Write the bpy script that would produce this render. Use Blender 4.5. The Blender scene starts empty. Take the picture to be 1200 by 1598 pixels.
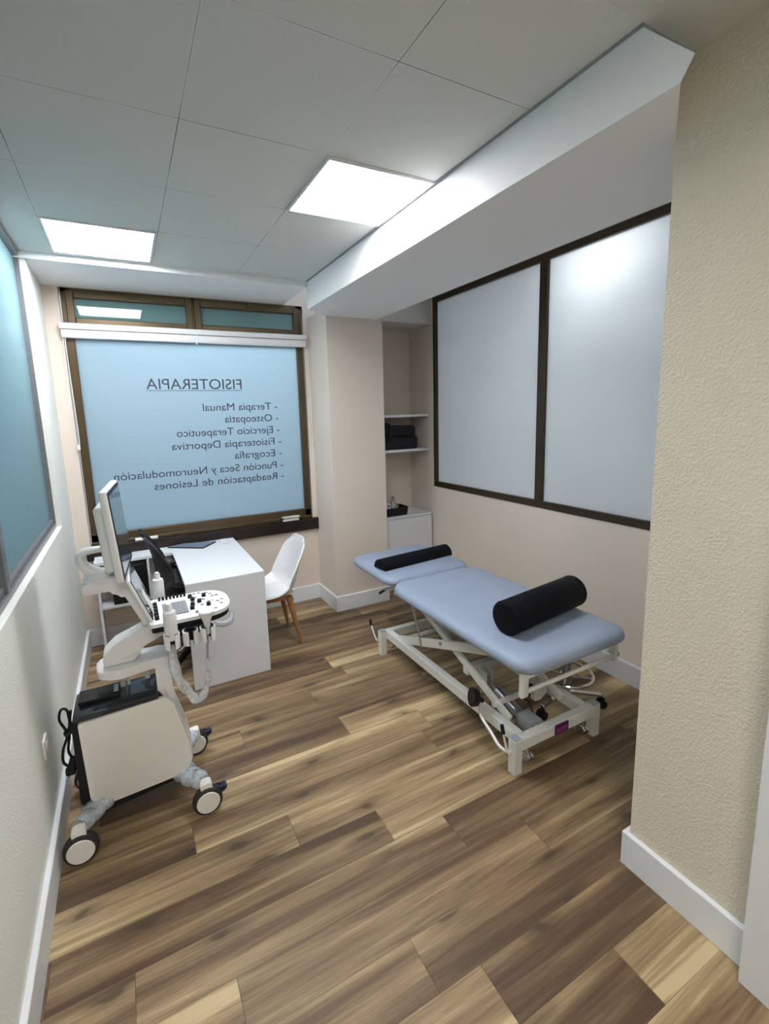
import bpy, bmesh, math, random
from mathutils import Vector, Matrix
random.seed(4)
S = bpy.context.scene
C = S.collection
PI = math.pi

# ------------------------------------------------------------------ camera
F_PX = 733.3782
r = Vector((0.884157, -0.466263, -0.029420)); u = Vector((0.100369, 0.128071, 0.986673)); f = Vector((0.456281, 0.875327, -0.160033))
cam_data = bpy.data.cameras.new('camera')
cam = bpy.data.objects.new('camera', cam_data); C.objects.link(cam)
cam_data.sensor_fit = 'HORIZONTAL'; cam_data.sensor_width = 36.0
cam_data.lens = F_PX / 1200 * 36
cam_data.shift_x = 16.967 / 1200
cam_data.shift_y = -33.966 / 1200
cam_data.clip_start = 0.02
M = Matrix((( r.x, u.x, -f.x, 0), (r.y, u.y, -f.y, 0), (r.z, u.z, -f.z, 1.8078), (0, 0, 0, 1)))
cam.matrix_world = M
S.camera = cam

# ------------------------------------------------------------------ exposure and lights
S.view_settings.view_transform = 'Standard'
S.view_settings.look = 'None'
S.view_settings.gamma = 1
S.view_settings.exposure = 0.08
S.view_settings.use_curve_mapping = False
PANEL_STRENGTH = 36.5
HALL_FILL = 54.0
WORLD_STRENGTH = 0.78
w = bpy.data.worlds.new('daylight'); S.world = w; w.use_nodes = True
bg = w.node_tree.nodes['Background']
bg.inputs[0].default_value = (0.72, 0.83, 1.0, 1)
bg.inputs[1].default_value = WORLD_STRENGTH

def area(name, loc, size, power, color, rot):
    d = bpy.data.lights.new(name, 'AREA'); d.shape = 'RECTANGLE'; d.size, d.size_y = size
    d.energy = power; d.color = color
    o = bpy.data.objects.new(name, d); C.objects.link(o); o.location = loc; o.rotation_euler = rot
    return o
# daylight from the street outside the shop window, a lamp in the room next door, and two added fill lamps
area('street_daylight', (0.7, 5.6, 3.6), (2.4, 1.2), 75, (0.80, 0.90, 1.0), (math.radians(-55), 0, 0))
area('right_pane_backlight', (3.14, 2.12, 2.86), (0.35, 0.5), 26, (0.94, 0.97, 1.0), (0, math.radians(38), 0))
area('right_pane_backlight', (4.3, 3.0, 2.6), (0.8, 1.6), 36, (0.90, 0.96, 1.0), (0, math.radians(60), 0))  # unseen lamp added to brighten the right-hand pane evenly
area('hall_fill_light', (-0.1, -0.9, 2.80), (0.9, 0.9), HALL_FILL, (1.0, 0.95, 0.86), (0, 0, 0))  # unseen fill added behind the camera to lift the surfaces facing it

# ------------------------------------------------------------------ materials
def nt(name):
    m = bpy.data.materials.new(name); m.use_nodes = True
    t = m.node_tree; b = t.nodes['Principled BSDF']
    return m, t, b
def node(t, ty, **kw):
    n = t.nodes.new(ty)
    for k, v in kw.items(): setattr(n, k, v)
    return n
def mth(t, op, a, b=None, c=None):
    n = t.nodes.new('ShaderNodeMath'); n.operation = op
    for i, v in enumerate((a, b, c)):
        if v is None: continue
        if isinstance(v, (int, float)): n.inputs[i].default_value = v
        else: t.links.new(v, n.inputs[i])
    return n.outputs[0]
def ramp(t, fac, stops):
    n = t.nodes.new('ShaderNodeValToRGB'); t.links.new(fac, n.inputs[0])
    e = n.color_ramp.elements
    while len(e) < len(stops): e.new(0.5)
    for i, (p_, c_) in enumerate(stops): e[i].position = p_; e[i].color = (*c_, 1) if len(c_) == 3 else c_
    return n.outputs[0]
def mixc(t, fac, a, b, mode='MIX'):
    n = t.nodes.new('ShaderNodeMix'); n.data_type = 'RGBA'; n.blend_type = mode
    for s, v in ((n.inputs[0], fac), (n.inputs[6], a), (n.inputs[7], b)):
        if isinstance(v, (int, float)): s.default_value = v
        elif isinstance(v, tuple): s.default_value = (*v, 1)
        else: t.links.new(v, s)
    return n.outputs[2]
def geo(t):
    return t.nodes.new('ShaderNodeTexCoord').outputs['Object']

def mat(name, col, rough=0.5, metal=0.0, vary=0.04, scale=20, bump=0.0, bscale=200, coat=0.0, spec=0.5):
    m, t, b = nt(name)
    n = node(t, 'ShaderNodeTexNoise'); n.inputs['Scale'].default_value = scale; n.inputs['Detail'].default_value = 3
    t.links.new(geo(t), n.inputs['Vector'])
    lo = tuple(max(0, c * (1 - vary)) for c in col); hi = tuple(min(1, c * (1 + vary)) for c in col)
    t.links.new(ramp(t, n.outputs['Fac'], [(0.3, lo), (0.7, hi)]), b.inputs['Base Color'])
    b.inputs['Roughness'].default_value = rough; b.inputs['Metallic'].default_value = metal
    b.inputs['Coat Weight'].default_value = coat; b.inputs['Specular IOR Level'].default_value = spec
    if bump:
        n2 = node(t, 'ShaderNodeTexNoise'); n2.inputs['Scale'].default_value = bscale; n2.inputs['Detail'].default_value = 2
        t.links.new(geo(t), n2.inputs['Vector'])
        bp = node(t, 'ShaderNodeBump'); bp.inputs['Strength'].default_value = bump; bp.inputs['Distance'].default_value = 0.002
        t.links.new(n2.outputs['Fac'], bp.inputs['Height']); t.links.new(bp.outputs[0], b.inputs['Normal'])
    return m

def stucco(name, col, strength, dist=0.003):
    m, t, b = nt(name)
    co = geo(t)
    v = node(t, 'ShaderNodeTexNoise'); v.inputs['Scale'].default_value = 125; v.inputs['Detail'].default_value = 3; v.inputs['Roughness'].default_value = 0.45
    t.links.new(co, v.inputs['Vector'])
    h = ramp(t, v.outputs['Fac'], [(0.42, (0, 0, 0)), (0.66, (1, 1, 1))])
    bp = node(t, 'ShaderNodeBump'); bp.inputs['Strength'].default_value = strength; bp.inputs['Distance'].default_value = dist
    t.links.new(h, bp.inputs['Height']); t.links.new(bp.outputs[0], b.inputs['Normal'])
    n = node(t, 'ShaderNodeTexNoise'); n.inputs['Scale'].default_value = 1.5; n.inputs['Detail'].default_value = 2
    t.links.new(co, n.inputs['Vector'])
    t.links.new(ramp(t, n.outputs['Fac'], [(0.3, tuple(c * .97 for c in col)), (0.7, tuple(c * 1.03 for c in col))]), b.inputs['Base Color'])
    b.inputs['Roughness'].default_value = 0.72; b.inputs['Specular IOR Level'].default_value = 0.25
    return m

def floor_mat():
    m, t, b = nt('laminate_planks')
    sx = node(t, 'ShaderNodeSeparateXYZ'); t.links.new(geo(t), sx.inputs[0])
    X, Y = sx.outputs[0], sx.outputs[1]
    yr = mth(t, 'DIVIDE', mth(t, 'SUBTRACT', Y, 0.639), 0.178)
    row = mth(t, 'FLOOR', yr)
    wn = node(t, 'ShaderNodeTexWhiteNoise'); wn.noise_dimensions = '1D'; t.links.new(mth(t, 'ADD', row, 13.7), wn.inputs['W'])
    offs = mth(t, 'MULTIPLY', wn.outputs['Value'], 9.0)
    for k, xj in ((0, 1.285), (1, 0.863), (3, 1.395), (4, 1.10), (5, 0.848), (6, 0.485), (7, 0.09), (8, 1.42), (10, 0.42), (12, 1.218)):
        hit = mth(t, 'COMPARE', row, float(k), 0.1)      # rows whose butt joint can be seen
        offs = mth(t, 'ADD', mth(t, 'MULTIPLY', offs, mth(t, 'SUBTRACT', 1.0, hit)), mth(t, 'MULTIPLY', hit, 3.0 - xj/1.25))
    xo = mth(t, 'ADD', mth(t, 'DIVIDE', X, 1.25), offs)
    col = mth(t, 'FLOOR', xo)
    cid = node(t, 'ShaderNodeCombineXYZ'); t.links.new(row, cid.inputs[0]); t.links.new(col, cid.inputs[1])
    w2 = node(t, 'ShaderNodeTexWhiteNoise'); w2.noise_dimensions = '2D'; t.links.new(cid.outputs[0], w2.inputs['Vector'])
    rnd = w2.outputs['Value']
    sc = node(t, 'ShaderNodeSeparateColor'); t.links.new(w2.outputs['Color'], sc.inputs[0])
    rnd2 = sc.outputs[1]
    off = mth(t, 'MULTIPLY', rnd, 53.0)
    def coords(ax, ay):
        c = node(t, 'ShaderNodeCombineXYZ')
        t.links.new(mth(t, 'ADD', mth(t, 'MULTIPLY', X, ax), off), c.inputs[0])
        t.links.new(mth(t, 'ADD', mth(t, 'MULTIPLY', Y, ay), off), c.inputs[1])
        t.links.new(mth(t, 'MULTIPLY', rnd2, 9.0), c.inputs[2])
        return c.outputs[0]
    def noise(vec, scale, det, dist=0.0, rough=0.5):
        n = node(t, 'ShaderNodeTexNoise'); n.inputs['Scale'].default_value = scale; n.inputs['Detail'].default_value = det
        n.inputs['Distortion'].default_value = dist; n.inputs['Roughness'].default_value = rough
        t.links.new(vec, n.inputs['Vector']); return n.outputs['Fac']
    band = noise(coords(0.38, 7.0), 1.0, 2, 0.4)
    fine = noise(coords(2.6, 75.0), 1.0, 5, 0.3, 0.7)
    mid = noise(coords(0.9, 15.0), 1.0, 6, 1.2, 0.64)
    v = mth(t, 'ADD', mth(t, 'MULTIPLY', band, 0.66), mth(t, 'MULTIPLY', mid, 0.34))
    v = mth(t, 'ADD', v, mth(t, 'MULTIPLY', mth(t, 'SUBTRACT', fine, 0.5), 0.24))
    v = mth(t, 'ADD', v, mth(t, 'MULTIPLY', mth(t, 'SUBTRACT', rnd2, 0.5), 0.13))
    base = ramp(t, v, [(0.34, (0.090, 0.054, 0.031)), (0.43, (0.155, 0.098, 0.054)), (0.51, (0.26, 0.178, 0.097)), (0.575, (0.38, 0.275, 0.150)), (0.635, (0.56, 0.44, 0.255))])
    # knots
    vo = node(t, 'ShaderNodeTexVoronoi'); vo.voronoi_dimensions = '2D'; vo.inputs['Scale'].default_value = 1.0
    c = coords(1.9, 5.0)
    nn = node(t, 'ShaderNodeTexNoise'); nn.inputs['Scale'].default_value = 1.6; nn.inputs['Detail'].default_value = 3; t.links.new(c, nn.inputs['Vector'])
    vm = node(t, 'ShaderNodeVectorMath'); vm.operation = 'MULTIPLY_ADD'
    t.links.new(nn.outputs['Color'], vm.inputs[0]); vm.inputs[1].default_value = (0.55, 0.55, 0.0); t.links.new(c, vm.inputs[2])
    t.links.new(vm.outputs[0], vo.inputs['Vector'])
    k = ramp(t, vo.outputs['Distance'], [(0.04, (1, 1, 1)), (0.09, (0.5,)*3), (0.24, (0, 0, 0))])
    ksep = node(t, 'ShaderNodeSeparateColor'); t.links.new(vo.outputs['Color'], ksep.inputs[0])
    kk = mth(t, 'MULTIPLY', k, mth(t, 'GREATER_THAN', ksep.outputs[0], 0.5))
    base = mixc(t, mth(t, 'MULTIPLY', kk, 0.75), base, (0.045, 0.028, 0.020))
    # seams
    fy = mth(t, 'FRACT', yr); fx = mth(t, 'FRACT', xo)
    sy = mth(t, 'LESS_THAN', fy, 0.010); sx_ = mth(t, 'LESS_THAN', fx, 0.0022)
    seam = mth(t, 'MAXIMUM', sy, sx_)
    base = mixc(t, mth(t, 'MULTIPLY', seam, 0.55), base, (0.03, 0.02, 0.012))
    t.links.new(base, b.inputs['Base Color'])
    t.links.new(ramp(t, mid, [(0.3, (0.42,) * 3), (0.7, (0.55,) * 3)]), b.inputs['Roughness'])
    bp = node(t, 'ShaderNodeBump'); bp.inputs['Strength'].default_value = 0.25; bp.inputs['Distance'].default_value = 0.001
    t.links.new(mth(t, 'SUBTRACT', fine, seam), bp.inputs['Height']); t.links.new(bp.outputs[0], b.inputs['Normal'])
    b.inputs['Specular IOR Level'].default_value = 0.35
    return m

def ceiling_mat():
    m, t, b = nt('ceiling_tiles')
    co = geo(t)
    sx = node(t, 'ShaderNodeSeparateXYZ'); t.links.new(co, sx.inputs[0])
    fx = mth(t, 'FRACT', mth(t, 'ADD', mth(t, 'DIVIDE', mth(t, 'SUBTRACT', sx.outputs[0], 0.276), 0.558), 10.0))
    fy = mth(t, 'FRACT', mth(t, 'ADD', mth(t, 'DIVIDE', mth(t, 'SUBTRACT', sx.outputs[1], 1.9128), 0.558), 10.0))
    def near0(v, wd): return mth(t, 'MAXIMUM', mth(t, 'LESS_THAN', v, wd), mth(t, 'GREATER_THAN', v, 1 - wd))
    n = node(t, 'ShaderNodeTexNoise'); n.inputs['Scale'].default_value = 2.3; n.inputs['Detail'].default_value = 8; t.links.new(co, n.inputs['Vector'])
    line = mth(t, 'MAXIMUM', near0(fx, 0.0028), near0(fy, 0.0028))
    broken = ramp(t, n.outputs['Fac'], [(0.42, (0.22,) * 3), (0.60, (0.95,) * 3)])  # uneven joint lines, darker shadow stretches painted in by noise
    soft = mth(t, 'MAXIMUM', near0(fx, 0.011), near0(fy, 0.011))
    g = node(t, 'ShaderNodeTexNoise'); g.inputs['Scale'].default_value = 260; g.inputs['Detail'].default_value = 2; t.links.new(co, g.inputs['Vector'])
    base = ramp(t, g.outputs['Fac'], [(0.3, (0.67, 0.68, 0.65)), (0.7, (0.77, 0.78, 0.75))])
    base = mixc(t, mth(t, 'MULTIPLY', soft, 0.5), base, (0.79, 0.80, 0.78))
    base = mixc(t, mth(t, 'MULTIPLY', line, broken), base, (0.13, 0.12, 0.11))
    t.links.new(base, b.inputs['Base Color']); b.inputs['Roughness'].default_value = 0.9
    bp = node(t, 'ShaderNodeBump'); bp.inputs['Strength'].default_value = 0.2; bp.inputs['Distance'].default_value = 0.001
    t.links.new(g.outputs['Fac'], bp.inputs['Height']); t.links.new(bp.outputs[0], b.inputs['Normal'])
    return m

def frosted(name, col, trans, rough=0.35, gloss=0.12, tcol=None):
    m, t, b = nt(name); t.nodes.remove(b)
    out = t.nodes['Material Output']
    co = geo(t)
    n = node(t, 'ShaderNodeTexNoise'); n.inputs['Scale'].default_value = 0.8; t.links.new(co, n.inputs['Vector'])
    cc = ramp(t, n.outputs['Fac'], [(0.3, tuple(c * .95 for c in col)), (0.7, tuple(min(1, c * 1.04) for c in col))])
    d = node(t, 'ShaderNodeBsdfDiffuse'); t.links.new(cc, d.inputs[0])
    tr = node(t, 'ShaderNodeBsdfTranslucent')
    if tcol: tr.inputs[0].default_value = (*tcol, 1)
    else: t.links.new(cc, tr.inputs[0])
    mx = node(t, 'ShaderNodeMixShader'); mx.inputs[0].default_value = trans
    t.links.new(d.outputs[0], mx.inputs[1]); t.links.new(tr.outputs[0], mx.inputs[2])
    g = node(t, 'ShaderNodeBsdfGlossy'); g.inputs['Roughness'].default_value = rough
    lw = node(t, 'ShaderNodeFresnel'); lw.inputs[0].default_value = 1.5
    mx2 = node(t, 'ShaderNodeMixShader'); t.links.new(mth(t, 'MULTIPLY', lw.outputs[0], gloss / 0.08), mx2.inputs[0])
    t.links.new(mx.outputs[0], mx2.inputs[1]); t.links.new(g.outputs[0], mx2.inputs[2])
    t.links.new(mx2.outputs[0], out.inputs[0])
    return m

def emit(name, col, s):
    m, t, b = nt(name)
    b.inputs['Base Color'].default_value = (*col, 1); b.inputs['Emission Color'].default_value = (*col, 1)
    b.inputs['Emission Strength'].default_value = s; return m

def film(name, col, alpha):
    m, t, b = nt(name)
    n = node(t, 'ShaderNodeTexNoise'); n.inputs['Scale'].default_value = 38; n.inputs['Detail'].default_value = 4; n.inputs['Distortion'].default_value = 1.0
    t.links.new(geo(t), n.inputs['Vector'])
    b.inputs['Base Color'].default_value = (*col, 1); b.inputs['Roughness'].default_value = 0.16
    t.links.new(ramp(t, n.outputs['Fac'], [(0.3, (alpha * .75,) * 3), (0.7, (min(1, alpha * 1.3),) * 3)]), b.inputs['Alpha'])
    bp = node(t, 'ShaderNodeBump'); bp.inputs['Strength'].default_value = 0.8; bp.inputs['Distance'].default_value = 0.004
    t.links.new(n.outputs['Fac'], bp.inputs['Height']); t.links.new(bp.outputs[0], b.inputs['Normal'])
    return m

MT = dict(
    wall=stucco('wall_paint', (0.72, 0.63, 0.555), 0.25, 0.0015),
    wall_rough=stucco('rough_stucco', (0.70, 0.635, 0.52), 0.6, 0.0028),
    wall_left=stucco('left_wall_paint', (0.84, 0.85, 0.80), 0.4, 0.002),
    plaster=mat('white_plaster', (0.90, 0.90, 0.91), 0.8, vary=0.01, bump=0.1, bscale=90),
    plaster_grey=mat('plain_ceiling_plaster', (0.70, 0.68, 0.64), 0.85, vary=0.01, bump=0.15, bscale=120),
    tiles=ceiling_mat(), floor=floor_mat(),
    skirting=mat('white_skirting', (0.74, 0.76, 0.79), 0.4, vary=0.01),
    bronze=mat('bronze_anodised', (0.090, 0.062, 0.032), 0.38, 0.55, vary=0.12, scale=6),
    darkbronze=mat('dark_bronze', (0.050, 0.034, 0.018), 0.36, 0.4, vary=0.1, scale=6),
    greyalu=mat('grey_aluminium_paint', (0.20, 0.20, 0.21), 0.35, 0.4),
    sill=mat('polished_dark_sill', (0.022, 0.015, 0.012), 0.22, vary=0.15, spec=0.3),
    whitelam=mat('white_laminate', (0.74, 0.76, 0.80), 0.38, vary=0.01),
    whiteplast=mat('white_plastic', (0.78, 0.78, 0.79), 0.32, vary=0.01),
    cream=mat('cream_plastic', (0.78, 0.77, 0.74), 0.4, vary=0.01),
    blackplast=mat('black_plastic', (0.007, 0.007, 0.009), 0.48, vary=0.1, spec=0.3),
    blackgloss=mat('black_gloss', (0.02, 0.024, 0.032), 0.12, vary=0.1),
    rubber=mat('dark_rubber', (0.022, 0.02, 0.02), 0.7, vary=0.1),
    navyplast=mat('navy_plastic', (0.015, 0.018, 0.045), 0.4),
    screen=mat('screen_glass', (0.035, 0.05, 0.06), 0.08, vary=0.05, coat=0.5),
    vinyl=mat('grey_blue_vinyl', (0.29, 0.345, 0.455), 0.42, vary=0.03, scale=8, bump=0.08, bscale=700),
    vinyl_side=mat('grey_blue_vinyl_piping', (0.19, 0.235, 0.32), 0.5, vary=0.03),
    blackvinyl=mat('black_vinyl', (0.004, 0.004, 0.006), 0.62, vary=0.15, spec=0.12, bump=0.1, bscale=500),
    bedwhite=mat('cream_white_enamel', (0.68, 0.68, 0.65), 0.35, vary=0.02),
    capgrey=mat('grey_end_cap', (0.30, 0.35, 0.40), 0.5),
    chrome=mat('chrome', (0.75, 0.75, 0.76), 0.12, 1.0, vary=0.02),
    steel=mat('brushed_steel', (0.42, 0.42, 0.46), 0.32, 0.9, vary=0.05),
    purple=mat('purple_label', (0.10, 0.012, 0.085), 0.4),
    label_ink=mat('label_ink', (0.35, 0.12, 0.30), 0.5),
    beech=mat('beech_wood', (0.33, 0.165, 0.065), 0.45, vary=0.2, scale=14),
    fabric=mat('dark_fabric', (0.011, 0.011, 0.016), 0.95, vary=0.3, bump=0.5, bscale=300),
    laptop=mat('blue_metal_window_sheen', (0.24, 0.29, 0.42), 0.3, 0.3),  # tablet lid, base colour lightened to stand for the window's reflection
    greyplast=mat('grey_plastic', (0.30, 0.32, 0.34), 0.5),
    glassgrey=mat('smoked_bottle', (0.26, 0.25, 0.23), 0.2),
    ink=mat('vinyl_lettering_ink', (0.045, 0.04, 0.075), 0.6),
    bluedot=mat('blue_print', (0.03, 0.06, 0.25), 0.5),
    film=film('clear_plastic_film', (0.62, 0.70, 0.78), 0.55),
    filmlight=film('white_plastic_sleeve', (0.80, 0.82, 0.86), 0.62),
    led=emit('led_diffuser', (0.95, 0.97, 1.0), PANEL_STRENGTH),
    pane_street=frosted('frosted_street_pane', (0.45, 0.52, 0.58), 0.85, 0.30, 0.02, (0.63, 0.735, 0.77)),
    pane_transom=frosted('teal_transom_pane', (0.17, 0.30, 0.31), 0.22, 0.02, 0.09),
    pane_left=frosted('teal_frosted_pane', (0.24, 0.43, 0.49), 0.45, 0.30, 0.05),
    pane_right=frosted('grey_frosted_pane', (0.76, 0.78, 0.79), 0.5, 0.30, 0.06),
    outdoor=mat('pavement', (0.25, 0.28, 0.30), 0.9),
)

# ------------------------------------------------------------------ mesh helpers (world coordinates)
def B(): return bmesh.new()
def box(bm, x0, x1, y0, y1, z0, z1, bev=0.0, seg=2, mtx=None):
    vs = [bm.verts.new((x, y, z)) for x in (x0, x1) for y in (y0, y1) for z in (z0, z1)]
    fs = [bm.faces.new([vs[i] for i in q]) for q in ((0,1,3,2),(4,6,7,5),(0,4,5,1),(2,3,7,6),(0,2,6,4),(1,5,7,3))]
    if bev > 0:
        es = list({e for f_ in fs for e in f_.edges})
        res = bmesh.ops.bevel(bm, geom=es, offset=bev, segments=seg, profile=0.5, affect='EDGES')
        vs = list({v for f_ in res['faces'] for v in f_.verts} | {v for v in vs if v.is_valid})
    if mtx is not None:
        for v in vs: v.co = mtx @ v.co
    return bm
def cyl(bm, a, b, ra, rb=None, n=20, cap=True):
    a = Vector(a); b = Vector(b); rb = ra if rb is None else rb
    d = (b - a).normalized(); s = d.orthogonal().normalized(); q = d.cross(s)
    A = []; Bv = []
    for i in range(n):
        c = math.cos(2*PI*i/n); s_ = math.sin(2*PI*i/n); o = s*c + q*s_
        A.append(bm.verts.new(a + o*ra)); Bv.append(bm.verts.new(b + o*rb))
    for i in range(n): bm.faces.new((A[i], A[(i+1) % n], Bv[(i+1) % n], Bv[i]))
    if cap: bm.faces.new(A[::-1]); bm.faces.new(Bv)
    return bm
def smooth_path(pts, n=8):
    P = [Vector(p) for p in pts]
    if len(P) < 3: return P
    Q = [P[0]*2 - P[1]] + P + [P[-1]*2 - P[-2]]; out = []
    for i in range(1, len(Q) - 2):
        for k in range(n):
            t = k / n; p0, p1, p2, p3 = Q[i-1:i+3]
            out.append(0.5*((2*p1) + (p2-p0)*t + (2*p0-5*p1+4*p2-p3)*t*t + (3*p1-p0-3*p2+p3)*t**3))
    out.append(P[-1]); return out
def tube(bm, pts, rad, n=10, closed=False, smooth=True, flat=1.0, up=None):
    P = smooth_path(pts) if smooth else [Vector(p) for p in pts]
    N = len(P); rings = []; prev = None
    for i, p in enumerate(P):
        if closed: d = (P[(i+1) % N] - P[i-1]).normalized()
        else: d = (P[min(i+1, N-1)] - P[max(i-1, 0)]).normalized()
        s = (prev - d*prev.dot(d)).normalized() if prev is not None else ((Vector(up) - d*Vector(up).dot(d)).normalized() if up else d.orthogonal().normalized())
        prev = s; q = d.cross(s)
        rr = rad(i/(N-1)) if callable(rad) else rad
        rings.append([bm.verts.new(p + s*math.cos(2*PI*k/n)*rr*flat + q*math.sin(2*PI*k/n)*rr) for k in range(n)])
    M_ = N if closed else N-1
    for i in range(M_):
        a, b = rings[i], rings[(i+1) % N]
        for k in range(n): bm.faces.new((a[k], a[(k+1) % n], b[(k+1) % n], b[k]))
    if not closed: bm.faces.new(rings[0][::-1]); bm.faces.new(rings[-1])
    return bm
def lathe(bm, prof, c, n=28, axis='z'):
    rings = []
    for rr, h in prof:
        ring = []
        for k in range(n):
            a = 2*PI*k/n; x, y = rr*math.cos(a), rr*math.sin(a)
            p = {'z': (x, y, h), 'y': (x, h, y), 'x': (h, x, y)}[axis]
            ring.append(bm.verts.new((c[0]+p[0], c[1]+p[1], c[2]+p[2])))
        rings.append(ring)
    for a, b in zip(rings, rings[1:]):
        for k in range(n): bm.faces.new((a[k], a[(k+1) % n], b[(k+1) % n], b[k]))
    bm.faces.new(rings[0][::-1]); bm.faces.new(rings[-1])
    return bm
def rounded(poly, radii, n=6):
    out = []; N = len(poly)
    for i, p in enumerate(poly):
        rr = radii[i] if isinstance(radii, (list, tuple)) else radii
        p = Vector(p); a = Vector(poly[i-1]) - p; b = Vector(poly[(i+1) % N]) - p
        if rr <= 0: out.append(tuple(p)); continue
        la, lb = a.length, b.length; a.normalize(); b.normalize()
        ang = a.angle(b)
        d = min(rr / math.tan(ang/2), la*.49, lb*.49)
        s, e = p + a*d, p + b*d
        for k in range(n+1):
            t = k/n; out.append(tuple(s*(1-t)**2 + p*2*t*(1-t) + e*t*t))
    return out
def prism(bm, poly, lo, hi, axis='z', bev=0.0, seg=2):
    mk = {'z': lambda p, h: (p[0], p[1], h), 'y': lambda p, h: (p[0], h, p[1]), 'x': lambda p, h: (h, p[0], p[1])}[axis]
    A = [bm.verts.new(mk(p, lo)) for p in poly]; Bv = [bm.verts.new(mk(p, hi)) for p in poly]
    n = len(poly)
    f1 = bm.faces.new(A[::-1]); f2 = bm.faces.new(Bv)
    for i in range(n): bm.faces.new((A[i], A[(i+1) % n], Bv[(i+1) % n], Bv[i]))
    if bev:
        es = list(set(f1.edges) | set(f2.edges))
        bmesh.ops.bevel(bm, geom=es, offset=bev, segments=seg, profile=0.5, affect='EDGES')
    return bm
def beam(bm, a, b, w_, h_, up=(0, 0, 1), bev=0.003):
    a = Vector(a); b = Vector(b); d = (b-a); L = d.length; d.normalize()
    s = d.cross(Vector(up)).normalized(); q = s.cross(d)
    m = Matrix.Translation(a) @ Matrix((s, d, q)).transposed().to_4x4()
    return box(bm, -w_/2, w_/2, 0, L, -h_/2, h_/2, bev, 1, m)

def wl(o):
    v = Vector((0, 0, 0))
    while o: v = v + o.location; o = o.parent
    return v
def part(name, bm, m, parent=None, ang=35, origin=None):
    bmesh.ops.recalc_face_normals(bm, faces=bm.faces)
    if origin is None:
        if parent is not None: origin = wl(parent)
        else: origin = Vector((0, 0, 0))
    origin = Vector(origin)
    for v in bm.verts: v.co -= origin
    me = bpy.data.meshes.new(name); bm.to_mesh(me); bm.free()
    for p_ in me.polygons: p_.use_smooth = True
    me.set_sharp_from_angle(angle=math.radians(ang))
    me.materials.append(MT[m] if isinstance(m, str) else m)
    o = bpy.data.objects.new(name, me); C.objects.link(o)
    if parent is not None:
        o.parent = parent; o.location = origin - wl(parent)
    else: o.location = origin
    return o
def tag(o, label, cat, group=None):
    o['label'] = label; o['category'] = cat
    if group: o['group'] = group
    return o
def thing(name, label, cat, loc, group=None):
    o = bpy.data.objects.new(name, None); C.objects.link(o); o.location = loc; o.empty_display_size = 0.1
    return tag(o, label, cat, group)
def struct(name, bm, m, ang=35):
    o = part(name, bm, m, ang=ang); o['kind'] = 'structure'; return o
def sgroup(name, loc):
    o = bpy.data.objects.new(name, None); C.objects.link(o); o.location = loc; o['kind'] = 'structure'; return o
def copy_tree(o, parent=None):
    c = o.copy(); C.objects.link(c); c.parent = parent
    for ch in [x for x in bpy.data.objects if x.parent == o]: copy_tree(ch, c)
    return c

# ------------------------------------------------------------------ the room
XL, XR, YW, ZC = -0.431, 2.784, 4.277, 2.842
bm = B(); box(bm, -0.7, 3.2, -2.6, 4.6, -0.06, 0.0); struct('floor', bm, 'floor')

bm = B()   # tiled part of the ceiling
box(bm, XL-0.03, 1.373, 0.945, 3.6456, ZC, ZC+0.05); struct('ceiling', bm, 'tiles')
bm = B()   # plain plaster ceiling near the entrance and above the right-hand window
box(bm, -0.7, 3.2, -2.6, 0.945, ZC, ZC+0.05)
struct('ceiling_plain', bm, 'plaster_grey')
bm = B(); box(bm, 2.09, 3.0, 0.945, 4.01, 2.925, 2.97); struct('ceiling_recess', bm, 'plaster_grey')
bm = B()   # its near end is splayed to meet the corner of the projecting wall
V_ = [bm.verts.new(v) for v in ((1.373,.835,2.637),(1.373,.803,2.685),(1.373,.955,2.842),(1.373,.955,2.99),(1.373,3.665,2.99),(1.373,3.665,2.637),
      (1.6125,.985,2.637),(1.6125,.982,2.78),(1.6125,.944,2.837),(1.6125,.955,2.842),(2.09,.985,2.637),(2.09,3.85,2.637),(2.09,3.85,2.99),(2.09,.955,2.99),
      (1.595,3.85,2.637),(1.595,3.85,2.99))]
for q in ((0,5,4,3,2,1),(0,6,10,11,14,5),(0,1,8,7),(0,7,6),(1,2,9,8),(6,7,8,9,2,3,13,10),(10,13,12,11),(3,4,15,12,13),(14,11,12,15),(5,14,15,4)): bm.faces.new([V_[i] for i in q])
struct('trim_beam', bm, 'plaster')
bm = B(); box(bm, XL-0.2, 1.373, 3.6456, YW+0.2, 2.800, 2.99); struct('trim_lintel', bm, 'plaster')
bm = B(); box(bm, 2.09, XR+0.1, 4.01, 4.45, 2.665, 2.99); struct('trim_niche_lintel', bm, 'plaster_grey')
bm = B(); box(bm, 1.364, 1.374, 0.945, 3.6456, ZC-0.006, ZC+0.002); struct('trim_ceiling_edge', bm, 'greyplast')

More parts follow.
